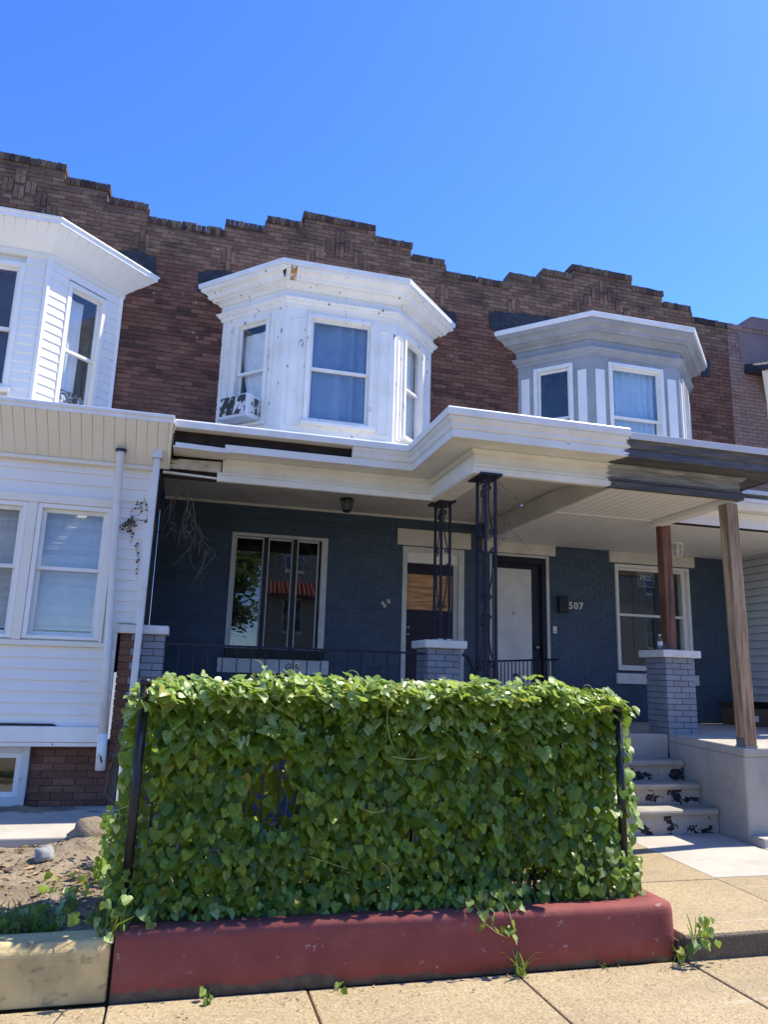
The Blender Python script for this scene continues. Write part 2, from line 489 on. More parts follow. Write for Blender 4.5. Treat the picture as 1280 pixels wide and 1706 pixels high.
# ------------------------------------------------------------------ ground, street, pavements
Y1, Y2, FLOOR = 7.92, 10.27, 1.17
obj('street', MB().add([(-300, -300, -.13), (300, -300, -.13), (300, 300, -.13), (-300, 300, -.13)], [(0, 1, 2, 3)]), 'pale_road', kind='structure')
walk = obj('sidewalk', MB().box(-30, 30, -1.6, 4.645, -.129, -.03), 'aggd', kind='structure')
xs = [-.225 - 1.2 * i for i in range(9, 0, -1)] + [-.225, .85, 2.14, 3.33] + [3.33 + 1.2 * i for i in range(1, 9)]
for j, (ya, yb) in enumerate(((2.75, 4.64), (.9, 2.74), (-1.6, .89))):
    for a, b in zip(xs[:-1], xs[1:]):
        w = R.uniform(-.004, .004)
        obj('slab', MB().box(a + .006, b - .006, ya + .006, yb, -.06, w), 'agg', walk, bev=.008)
# raised path to the steps: two runs of slabs that climb to the bottom step
path = obj('path', MB().prism([(3.3, 4.66, -.1), (9.5, 4.66, -.1), (9.5, 4.66, .11), (3.3, 4.66, .11)], [(3.3, 8.0, -.1), (9.5, 8.0, -.1), (9.5, 8.0, .21), (3.3, 8.0, .21)]), 'aggd', kind='structure')
def pz(y):
    return .15 + (y - 4.65) * .034
def pslab(xa, xb, ya, yb, m, dz=0):
    a = [(xa + .004, ya + .004, pz(ya) - .08), (xb - .004, ya + .004, pz(ya) - .08), (xb - .004, yb - .004, pz(yb) - .08), (xa + .004, yb - .004, pz(yb) - .08)]
    obj('slab', MB().prism(a, [(p[0], p[1], p[2] + .08 + dz) for p in a]), m, path, bev=.007)
pslab(3.33, 4.44, 4.63, 5.70, 'agg'); pslab(3.33, 4.44, 5.70, 7.3, 'agg', .002)
pslab(4.44, 5.62, 5.74, 7.5, 'concl'); pslab(4.44, 5.62, 4.63, 5.74, 'agg', -.002)
pslab(5.62, 7.0, 4.63, 5.74, 'agg'); pslab(5.62, 7.0, 5.74, 6.62, 'concl', .003); pslab(7.0, 9.4, 4.63, 6.62, 'agg')
obj('path_kerb', MB().box(3.33, 9.5, 4.615, 4.66, -.05, .141), 'aggd', path, bev=.012)
obj('edging_strip', MB().prism([(5.62, 6.5, .2), (9.5, 6.5, .2), (9.5, 6.72, .2), (5.62, 6.72, .2)], [(5.64, 6.52, .30), (9.5, 6.52, .30), (9.5, 6.7, .30), (5.64, 6.7, .30)]), 'concl', path, bev=.015)

# front garden soil, with a lumpy surface
def soil_h(x, y):
    h = .30 + .035 * mnoise.noise((x * 2.1, y * 2.1, 3)) + .018 * mnoise.noise((x * 7, y * 7, 9)) + .01 * mnoise.noise((x * 19, y * 19, 2))
    if x < .1:
        h += max(0, (y - 4.8)) * .05 + .11 * math.exp(-((x + .58) ** 2 / .04 + (y - 6.5) ** 2 / .08))
    return h
def sheet(x0, x1, y0, y1, nx, ny, fn):
    mb = MB()
    mb.add([(x0 + (x1 - x0) * i / nx, y0 + (y1 - y0) * j / ny, fn(x0 + (x1 - x0) * i / nx, y0 + (y1 - y0) * j / ny)) for j in range(ny + 1) for i in range(nx + 1)],
           [(j * (nx + 1) + i, j * (nx + 1) + i + 1, (j + 1) * (nx + 1) + i + 1, (j + 1) * (nx + 1) + i) for j in range(ny) for i in range(nx)])
    return mb
obj('garden_soil', sheet(-3.2, 3.22, 4.8, 7.95, 160, 80, soil_h), 'soil', kind='structure', smooth=True)
conc = obj('concrete_path', MB().box(-5, -.45, 6.62, 8.0, .2, .40), 'conc', kind='structure')
for a, b in ((-3.1, -1.75), (-1.74, -.46)):
    obj('slab', MB().box(a, b, 6.60, 7.99, .38, .455), 'concl', conc, bev=.012)
litter = MB()
for i in range(3400):
    x, y = R.uniform(-2.4, .1), R.uniform(4.9, 6.6)
    if mnoise.noise((x * 2.4, y * 2.4, 6)) < R.uniform(-.3, .35):
        continue
    if R.random() < .35:
        x = R.uniform(-.1, 3.1); y = R.uniform(4.85, 5.2)
    s = R.uniform(.005, .03) * (1 if R.random() < .9 else 1.8)
    a = R.uniform(0, 6.3)
    z = soil_h(x, y) + .004
    c, d = cos(a) * s, sin(a) * s
    litter.add([(x - c, y - d, z), (x + d * .5, y - c * .5, z + s * R.uniform(.1, .5)), (x + c, y + d, z + s * .2), (x - d * .5, y + c * .5, z + s * R.uniform(.2, .7))], [(0, 1, 2, 3)])
obj('leaf_litter', litter, 'litter', kind='stuff', label='dry brown leaf litter scattered on the soil', cat='leaf litter')
deb = MB()
for i in range(260):
    x, y = R.uniform(-.9, 5.4), 4.62 - abs(R.gauss(0, .12))
    z = .002
    if R.random() < .35:
        y = R.uniform(3.7, 4.6)
    s = R.uniform(.004, .013)
    a = R.uniform(0, 6.3)
    c, d = cos(a) * s, sin(a) * s
    deb.add([(x - c, y - d, z), (x + d * .5, y - c * .5, z + s * R.uniform(.1, .6)), (x + c, y + d, z + s * .2), (x - d * .5, y + c * .5, z + s * R.uniform(.2, .7))], [(0, 1, 2, 3)])
obj('pavement_debris', deb, 'litter', kind='stuff', label='specks of dry leaf and dirt along the pavement edge', cat='debris')
def lump(c, r, seed, sq=.75):
    bm = bmesh.new()
    bmesh.ops.create_icosphere(bm, subdivisions=3, radius=1)
    mb = MB()
    vs = []
    for v in bm.verts:
        p = v.co
        k = 1 + .38 * mnoise.noise(p * 1.4 + Vector((seed, 0, 0))) + .14 * mnoise.noise(p * 4 + Vector((0, seed, 0)))
        vs.append((c[0] + p.x * r * k, c[1] + p.y * r * k, c[2] + p.z * r * k * sq))
    mb.add(vs, [tuple(v.index for v in f.verts) for f in bm.faces])
    bm.free()
    return mb
obj('rock', lump((-.83, 6.2, .42), .075, 3), 'stone', smooth=True, label='pale grey rock lying on the bare soil', cat='rock')
obj('rock', lump((-.58, 6.62, .46), .15, 8, .8), 'clod', smooth=True, label='large brown clod of earth heaped by the concrete path', cat='clod')
for k, (x, y, r, lb) in enumerate(((-.35, 6.05, .05, 'small dark clod nearest the vine hedge'), (-1.05, 5.35, .055, 'tan clod in the grass behind the tan kerb'), (-.48, 6.0, .042, 'small dark clod beside a slightly bigger one'))):
    obj('rock', lump((x, y, soil_h(x, y) + r * .4), r, 20 + k), 'clod', smooth=True, label=lb, cat='clod')

# retaining walls at the pavement edge
rw = thing('retaining_wall', (1.5, 4.75, 0), 'low oxblood red painted retaining wall under the vine hedge', 'wall')
prof = [(.028, .0), (.024, .15), (.021, .275), (.018, .300), (.011, .319), (.0, .331), (-.015, .337), (-.03, .339), (-.16, .336), (-.16, .0)]
obj('wall_face', MB().sweep([(-.215, 4.67), (3.18, 4.67), (3.225, 4.675), (3.26, 4.69), (3.28, 4.715), (3.289, 4.75), (3.29, 4.9), (3.29, 7.0)], prof), 'redw', rw, smooth=True)
kw = thing('kerb_wall', (-2, 4.75, 0), 'weathered tan concrete kerb wall in front of the bare soil', 'kerb')
obj('kerb_block', MB().sweep([(-1.9, 4.66), (-.235, 4.66)], [(.0, 0), (.0, .26), (-.03, .305), (-.19, .31), (-.19, 0)]), 'kerb', kw, bev=.012)
obj('kerb_block', MB().sweep([(-4.2, 4.66), (-1.91, 4.66)], [(.0, 0), (.0, .26), (-.03, .305), (-.19, .31), (-.19, 0)]), 'kerb', kw, bev=.012)

# ------------------------------------------------------------------ houses
HB = thing('row_house', (1.86, Y2, 0), 'brown brick row house with white bay window and dark blue porch wall', 'house', 'brick row houses')
HA = thing('row_house', (-2.72, Y2, 0), 'row house with white sided bay and enclosed white porch', 'house', 'brick row houses')
HC = thing('row_house', (6.45, Y2, 0), 'brown brick row house with grey bay window, numbered 507', 'house', 'brick row houses')
HD = thing('row_house', (11, Y2, 0), 'tan painted row house at the end with a cream bay corner', 'house', 'brick row houses')
PW = 4.585

def top_fn(c, zb):
    def f(x):
        d = abs(x - c)
        return 8.158 - .0125 * (x + .4) + (.57 if d < .56 else .38 if d < 1.155 else .19 if d < 1.75 else 0)
    return f

def slab_holes(x0, x1, z0, z1, holes, y0, y1):            # wall of boxes round rectangular openings
    mb = MB()
    xs = sorted({x0, x1} | {v for h in holes for v in h[:2] if x0 < v < x1})
    for a, b in zip(xs[:-1], xs[1:]):
        m = (a + b) / 2
        zz = z0
        for h in sorted((h for h in holes if h[0] < m < h[1]), key=lambda h: h[2]):
            if h[2] > zz:
                mb.box(a, b, y0, y1, zz, h[2])
            zz = h[3]
        if zz < z1:
            mb.box(a, b, y0, y1, zz, z1)
    return mb

def bricks(x0, x1, z0, z1, holes, top=None, share=False, bl=.205, ch=.0655, joint=.009):
    out = []
    k = 0
    z = z0
    while z < z1:
        zt = z + ch
        iv = [(x0, x1)]
        if top:
            iv = []
            st = x0
            x = x0
            ok = top(x0) >= zt + .095
            while x < x1:
                x += .01
                o2 = x < x1 and top(x) >= zt + .095
                if o2 != ok:
                    if ok:
                        iv.append((st, x))
                    st, ok = x, o2
            if ok:
                iv.append((st, x1))
            iv = [(a, min(b, x1)) for a, b in iv]
        for h in holes:
            if h[2] < zt - .01 and h[3] > z + .01:
                nv = []
                for a, b in iv:
                    if h[0] > a:
                        nv.append((a, min(b, h[0])))
                    if h[1] < b:
                        nv.append((max(a, h[1]), b))
                iv = [q for q in nv if q[1] - q[0] > .03]
        off = bl / 2 * (k % 2)
        for a, b in iv:
            n0 = math.floor((a + 10 + off) / bl)
            x = -10 - off + n0 * bl
            while x < b:
                p, q = max(a, x), min(b, x + bl)
                if share and (p == x0 and share[0] or q == x1 and share[1]):
                    p, q = x, x + bl
                    if not x0 <= x + bl / 2 < x1:
                        x += bl
                        continue
                if q - p > .025:
                    out.append((p + joint / 2, q - joint / 2, z + joint / 2, zt - joint / 2, abs(q - p - bl) < 1e-6))
                x += bl
        z = zt
        k += 1
    return out

def lay(field, y, proud, m, parent, limit, vis, name='brick', deep=.05):
    """the limit nearest full bricks as single objects that share one mesh, all others as one mesh"""
    full = sorted((f for f in field if f[4] and vis(f)), key=lambda f: hypot((f[0] + f[1]) / 2, hypot(y, f[2] - CAMZ)))[:limit]
    fs = set(full)
    rest = MB()
    for f in field:
        if f not in fs:
            dy = R.uniform(-.003, .003)
            x0, x1, z0, z1 = f[:4]
            rest.add([(x0, y - proud + dy, z0), (x1, y - proud + dy, z0), (x1, y + deep, z0), (x0, y + deep, z0), (x0, y - proud + dy, z1), (x1, y - proud + dy, z1), (x1, y + deep, z1), (x0, y + deep, z1)],
                     [(3, 2, 1, 0), (4, 5, 6, 7), (0, 1, 5, 4), (1, 2, 6, 5), (3, 0, 4, 7)])
    obj(name + 's', rest, m, parent, kind='stuff')
    if full:
        w, h = full[0][1] - full[0][0], full[0][3] - full[0][2]
        me = MB().box(-w / 2, w / 2, -proud, deep, -h / 2, h / 2).mesh(name)
        me.materials.append(MT[m])
        for f in full:
            inst(name, me, ((f[0] + f[1]) / 2, y + R.uniform(-.003, .003), (f[2] + f[3]) / 2), parent, (R.uniform(-.012, .012), 0, R.uniform(-.006, .006)))

BAYH = 1.6
def upper_wall(H, c, zb, x0, x1, bc, m='brick', clusters=True, wallm='mortar', zlow=4.6):
    top = top_fn(c, zb)
    bay = (bc - BAYH + .03, bc + BAYH - .03, 4.5, 6.98)
    st = sorted({x0, x1} | {x for d in (.56, 1.155, 1.75) for x in (c - d, c + d) if x0 < x < x1})
    mb = MB()
    for a, b in zip(st[:-1], st[1:]):
        t = min(top(a + .01), top(b - .01)) - .06
        if bay[0] > a and bay[0] < b or bay[1] > a and bay[1] < b or (a >= bay[0] and b <= bay[1]):
            for p, q in ((a, min(b, bay[0])), (max(a, bay[1]), b)):
                if q > p:
                    mb.box(p, q, Y2, Y2 + .3, 3.9, bay[3])
            mb.box(a, b, Y2, Y2 + .3, bay[3], t)
        else:
            mb.box(a, b, Y2, Y2 + .3, 3.9, t)
    wall = obj('wall', mb, wallm, H)
    holes = [bay]
    sold = []
    if clusters:
        zt = zb + .03
        for dx, dz in ((-.3, -.17), (-.15, -.01), (0, .14), (0, -.10), (.15, -.01), (.3, -.17), (-.45, -.33), (.45, -.33)):
            for k in (-1, 0) if dx else (-1, 0):
                x = c + dx + k * .07
                sold.append((x, x + .068, zt + dz, zt + dz + .2))
        for sx in (c - 1.66, c + 1.69):
            for k, dz in ((-1, -.06), (0, 0), (0, -.2), (1, -.06)):
                x = sx + k * .07 - .035
                sold.append((x, x + .068, zb - .43 + dz, zb - .43 + dz + .19))
        sold = [q for q in sold if x0 < q[0] and q[1] < x1]
        holes += sold
    fld = bricks(x0, x1, zlow, zb + .7, holes, top, (x0 < 8, x1 < 8))
    lay(fld, Y2, .012, m, wall, 300, lambda f: f[2] > 4.95 and not (abs((f[0] + f[1]) / 2 - bc) < 1.95 and f[3] > 6.5 and f[2] < 7.45) and f[0] > -3.3)
    if sold:
        me = MB().box(-.031, .031, -.02, .05, -.0965, .0965).mesh('soldier_brick')
        me.materials.append(MT[m])
        for q in sold:
            inst('soldier_brick', me, ((q[0] + q[1]) / 2, Y2 + R.uniform(-.008, .002), (q[2] + q[3]) / 2), wall)
    # rowlock coping on every step
    me = MB().box(-.031, .031, -.035, .24, -.052, .05).mesh('coping_brick')
    me.materials.append(MT['coping' if m == 'brick' else m])
    x = x0
    while x < x1 - .03:
        t = top(x + .033)
        if True:
            inst('coping_brick', me, (x + .033, Y2 + R.uniform(-.006, .006), t - .05 + R.uniform(-.006, .004)), wall, (R.uniform(-.03, .03), R.uniform(-.04, .04), R.uniform(-.02, .02)))
        x += .068
    obj('coping_bed', MB().prism([(x0, Y2 - .005, top_fn(99, 0)(x0) - .115), (x1, Y2 - .005, top_fn(99, 0)(x1) - .115), (x1, Y2 - .005, top_fn(99, 0)(x1) - .09), (x0, Y2 - .005, top_fn(99, 0)(x0) - .09)], [(x0, Y2 + .22, top_fn(99, 0)(x0) - .115), (x1, Y2 + .22, top_fn(99, 0)(x1) - .115), (x1, Y2 + .22, top_fn(99, 0)(x1) - .09), (x0, Y2 + .22, top_fn(99, 0)(x0) - .09)]), 'mortar', wall)
    return wall

wA = upper_wall(HA, -2.72, 8.17, -5.0, -.435, -2.80)
wB = upper_wall(HB, 1.86, 8.11, -.43, 4.15, 1.79)
wC = upper_wall(HC, 6.445, 8.055, 4.155, 8.895, 6.44)
wD = upper_wall(HD, 12.0, 8.07, 8.9, 13.4, 11.2, 'tan', False, 'tan')
obj('stucco_patch', MB().add([(9.12, Y2 - .02, 7.98), (9.25, Y2 - .02, 8.0), (13.3, Y2 - .02, 8.2), (13.3, Y2 - .02, 7.25), (9.6, Y2 - .02, 7.3), (9.3, Y2 - .02, 7.15), (9.15, Y2 - .02, 7.22)], [tuple(range(7))]), 'stucco', wD)
obj('parapet_cap', MB().prism([(9.22, Y2 - .05, 8.0), (9.32, Y2 - .05, 8.18), (9.42, Y2 - .05, 8.24), (13.3, Y2 - .05, 8.3), (13.3, Y2 - .05, 8.0)], [(9.22, Y2 + .3, 8.0), (9.32, Y2 + .3, 8.18), (9.42, Y2 + .3, 8.24), (13.3, Y2 + .3, 8.3), (13.3, Y2 + .3, 8.0)]), 'stucco', HD)
# chimney bricks behind the coping
for x in (-.5, -.13):
    obj('loose_brick', MB().box(x, x + .2, Y2 + .05, Y2 + .15, 8.165, 8.23), 'tan', HB if x > -.43 else HA)

def patch(pts, parent, seed):                              # tar patch with a ragged outline, a thin plate on the wall
    out = []
    n = len(pts)
    for i in range(n):
        a, b = Vector(pts[i]), Vector(pts[(i + 1) % n])
        k = max(2, int((b - a).length / .05))
        for j in range(k):
            p = a.lerp(b, j / k)
            out.append((p.x + .045 * mnoise.noise((p.x * 9, p.y * 9, seed)), p.y + .05 * mnoise.noise((p.x * 8, p.y * 8, seed + 5))))
    obj('tar_patch', MB().prism([(x, Y2 - .028, z) for x, z in out], [(x, Y2 - .005, z) for x, z in out]), 'tar', parent)
patch([(-1.5, 7.48), (-1.1, 7.6), (-.82, 7.50), (-.78, 7.2), (-1.0, 7.1), (-1.5, 7.1)], HA, 1)
patch([(-.22, 7.40), (-.1, 7.47), (.35, 7.5), (.5, 7.1), (-.08, 7.05), (-.2, 7.1)], HB, 2)
patch([(3.3, 7.42), (3.72, 7.44), (3.79, 7.36), (3.78, 7.12), (3.5, 7.05)], HB, 3)
patch([(4.36, 7.22), (4.38, 7.52), (4.5, 7.57), (4.9, 7.55), (5.75, 7.62), (5.8, 7.15), (4.5, 7.12)], HC, 4)
patch([(8.3, 7.3), (8.48, 7.28), (8.47, 6.95), (8.3, 6.95)], HC, 5)

def window(H, T, w, z0, z1, mf='wframe', ms='wframe', glass='glass', fwid=.055, meet=.5, stool=True, lift=0, depth=.0):
    """double-hung window in a local frame: x 0..w, y inward"""
    a = MB(T)
    a.box(0, fwid, -.025 + depth, .11, z0, z1).box(w - fwid, w, -.025 + depth, .11, z0, z1)
    a.box(fwid, w - fwid, -.025 + depth, .11, z1 - fwid, z1).box(fwid, w - fwid, -.02 + depth, .11, z0, z0 + fwid * .8)
    if stool:
        a.box(-.03, w + .03, -.07 + depth, .02, z0 - .045, z0 - .001)
    win = obj('window', a, mf, H, bev=.004)
    zm = z0 + (z1 - z0) * meet
    s = .038
    for nm, y, za, zb_, in (('upper_sash', .03, zm - .02, z1 - fwid), ('lower_sash', .065, z0 + fwid * .8 + lift, zm + .02 + lift)):
        b = MB(T)
        xa, xb = fwid, w - fwid
        b.box(xa, xa + s, y, y + .03, za, zb_).box(xb - s, xb, y, y + .03, za, zb_)
        b.box(xa + s, xb - s, y, y + .03, za, za + s).box(xa + s, xb - s, y, y + .03, zb_ - s, zb_)
        obj(nm, b, ms, win, bev=.003)
        obj('pane', MB(T).box(xa + s, xb - s, y + .012, y + .018, za + s, zb_ - s), glass, win)
    return win

def room(H, T, w, z0, z1, d=1.6):
    x0, x1, y0, y1, a, b = -.3, w + .3, .13, d, z0 - .3, z1 + .2
    obj('room', MB(T).add([(x0, y0, a), (x1, y0, a), (x1, y1, a), (x0, y1, a), (x0, y0, b), (x1, y0, b), (x1, y1, b), (x0, y1, b)],
                          [(3, 2, 1, 0), (4, 5, 6, 7), (1, 2, 6, 5), (2, 3, 7, 6), (3, 0, 4, 7)]), 'room', H)

def drape(T, x0, x1, z0, z1, y, m, label, amp=.018, fold=.11, swag=0):
    mb = MB(T)
    nx, nz = 60, 14
    vs = []
    for j in range(nz + 1):
        for i in range(nx + 1):
            t = i / nx
            x = x0 + (x1 - x0) * t
            z = z0 + (z1 - z0) * j / nz
            k = 1 - .35 * (j / nz)
            xx = x + swag * (1 - j / nz) ** 2 * (1 - t)
            vs.append((xx, y + amp * k * sin(x / fold * 2 * pi + 1.5 * sin(x * 9)) + .006 * sin(z * 7 + x * 5), z))
    mb.add(vs, [(j * (nx + 1) + i, j * (nx + 1) + i + 1, (j + 1) * (nx + 1) + i + 1, (j + 1) * (nx + 1) + i) for j in range(nz) for i in range(nx)])
    obj('curtain', mb, m, smooth=True, label=label, cat='curtain', group='curtains in the bay windows')

# ------------------------------------------------------------------ bay windows
def bay_frames(c, half=BAYH, d=.84, fr=.775):
    P = [(c - half, Y2), (c - fr, Y2 - d), (c + fr, Y2 - d), (c + half, Y2)]
    out = []
    for a, b in zip(P[:-1], P[1:]):
        out.append((frame(a, (b[0] - a[0], b[1] - a[1])), hypot(b[0] - a[0], b[1] - a[1])))
    return P, out

def wood_bay(H, c, m, mtrim, panel_m, zh, za, z0, ztop, prof_scale=1.0, flashm='flash', meet=.5, glass='glass', raised=False):
    P, F = bay_frames(c)
    bay = obj('bay_window', MB().prism([(p[0], p[1] + .10 if 0 < i < 3 else p[1], z0 - .4) for i, p in enumerate(P)], [(p[0], p[1] + .10 if 0 < i < 3 else p[1], z0 - .02) for i, p in enumerate(P)]), m, H)
    wins = []
    for fi, (T, L) in enumerate(F):
        p = .295 if fi == 1 else .275
        e = .0
        for xa, xb in ((0, p), (L - p, L)):
            obj('pilaster', MB(T).box(xa + .001, xb - .001, 0, .12, z0, zh + .02), m, bay, bev=.003)
            i0, i1 = xa + .07, xb - .07
            if raised:
                obj('panel', MB(T).box(i0, i1, -.014, .01, z0 + .1, zh - .20), panel_m, bay, bev=.004)
            else:
                mb = MB(T)
                za_, zb_ = z0 + .16, zh - .17
                mb.box(i0, i0 + .014, -.012, .01, za_, zb_).box(i1 - .014, i1, -.012, .01, za_, zb_).box(i0 + .014, i1 - .014, -.012, .01, za_, za_ + .014).box(i0 + .014, i1 - .014, -.012, .01, zb_ - .014, zb_)
                obj('panel_moulding', mb, panel_m, bay)
            obj('plinth', MB(T).box(xa - .004, xb + .004, -.018, .1, z0, z0 + .09), m, bay, bev=.006)
        obj('apron', MB(T).box(p, L - p, .0, .1, z0, za), m, bay)
        obj('head_board', MB(T).box(p, L - p, .0, .1, zh - .06, zh + .02), m, bay)
        Tw = T @ Matrix.Translation((p, 0, 0))
        wins.append((window(H, Tw, L - 2 * p, za, zh - .06, mtrim, 'wframe', glass, fwid=.06, meet=meet), Tw, L - 2 * p))
    def ext(P, e=.34):
        k = e / sqrt(2)
        return [(P[0][0] - k, P[0][1] + k), P[1], P[2], (P[3][0] + k, P[3][1] + k)]
    PE = ext(P)
    s = ztop - zh
    def bd(name, pr, mm=m, bev=.003):
        return obj(name, MB().sweep(PE, [(o, zh + s * t) for o, t in pr]), mm, bay, bev=bev)
    bd('architrave', [(-.1, .02), (.018, .02), (.022, .10), (.05, .13), (.055, .17), (.075, .205), (.075, .235), (-.1, .235)])
    bd('frieze', [(-.1, .236), (.022, .236), (.022, .44), (-.1, .44)])
    bd('bed_moulding', [(-.1, .441), (.03, .441), (.05, .46), (.055, .50), (.085, .53), (.125, .56), (.13, .60), (-.1, .60)])
    bd('crown_moulding', [(-.1, .601), (.15, .601), (.17, .63), (.175, .68), (.205, .74), (.25, .78), (.262, .83), (.262, .87), (-.1, .87)])
    bd('roof_flashing', [(-.1, .871), (.285, .871), (.292, 1.0), (-.1, 1.03)], flashm)
    obj('bay_roof', MB().prism([(p[0], p[1], ztop - .02) for p in P], [(p[0] * .9 + c * .1, Y2 + (p[1] - Y2) * .9, ztop + .06) for p in P]), 'greytrim', bay)
    obj('room', MB().add([(P[0][0], Y2 + .05, z0), (P[3][0], Y2 + .05, z0), (P[3][0], Y2 + .05, ztop), (P[0][0], Y2 + .05, ztop)], [(0, 1, 2, 3)]), 'room', H)
    return bay, wins, F

bayB, winB, FB = wood_bay(HB, 1.79, 'white', 'white', 'white', 6.66, 5.03, 4.78, 7.21)
T, w = winB[1][1:]
drape(T, .03, w - .03, 5.0, 6.58, .145, 'curtain', 'slate blue curtains closed behind the front window of the white bay', amp=.035, fold=.24)
T, w = winB[0][1:]
drape(T, .02, w - .02, 5.1, 6.45, .145, 'curtw', 'pale drape behind the window with the air conditioner', amp=.012, fold=.15, swag=.3)
T, w = winB[2][1:]
drape(T, .02, w - .02, 5.0, 6.58, .145, 'curtw', 'pale curtain in the narrow side window of the white bay', amp=.012, fold=.12)
cx_, cs_ = 1.79 - .775, 7.21 - 6.66
obj('rust_stain', MB().sweep([(cx_ + .0, Y2 - .84), (cx_ + .085, Y2 - .84)], [(o + .0025, 6.66 + cs_ * t) for o, t in ((.15, .601), (.17, .63), (.175, .68), (.205, .74), (.25, .78), (.262, .83), (.262, .868), (.14, .868), (.13, .601))]), 'rust', bayB)
obj('rotten_hole', MB().prism([(1.79 - .775 - .13, Y2 - .84 - .20, 7.13), (1.79 - .775 - .06, Y2 - .84 - .268, 7.13), (1.79 - .775 - .07, Y2 - .84 - .2, 6.99)], [(1.79 - .775 - .13, Y2 - .84 - .1, 7.13), (1.79 - .775 - .06, Y2 - .84 - .1, 7.13), (1.79 - .775 - .07, Y2 - .84 - .1, 6.99)]), 'darkwood', bayB)
bayC, winC, FC = wood_bay(HC, 6.44, 'grey', 'wframe', 'wframe', 6.60, 4.98, 4.78, 7.19, meet=.45, raised=True)
T, w = winC[1][1:]
drape(T, .03, w - .03, 5.0, 6.5, .145, 'sheer', 'sheer pale curtains in the front window of the grey bay', amp=.028, fold=.13)

# window air conditioner that sticks out of the white bay's side window
T, w = winB[0][1:]
ac = thing('air_conditioner', tuple(T @ Vector((.3, -.2, 5.06))), 'dented white window air conditioner with flaking grille in the white bay', 'air conditioner')
obj('casing', MB(T).box(.08, w - .06, -.30, .14, 5.055, 5.36), 'acw', ac, bev=.012)
obj('rear_grille', MB(T).box(.105, w - .085, -.309, -.301, 5.08, 5.335), 'acg', ac)
for k in range(3):
    y = -.25 + k * .1
    obj('side_vent', MB(T).box(w - .0605, w - .054, y, y + .075, 5.10, 5.32), 'acg', ac)
obj('base_tray', MB(T).box(.07, w - .05, -.315, .1, 5.035, 5.054), 'acw', ac)

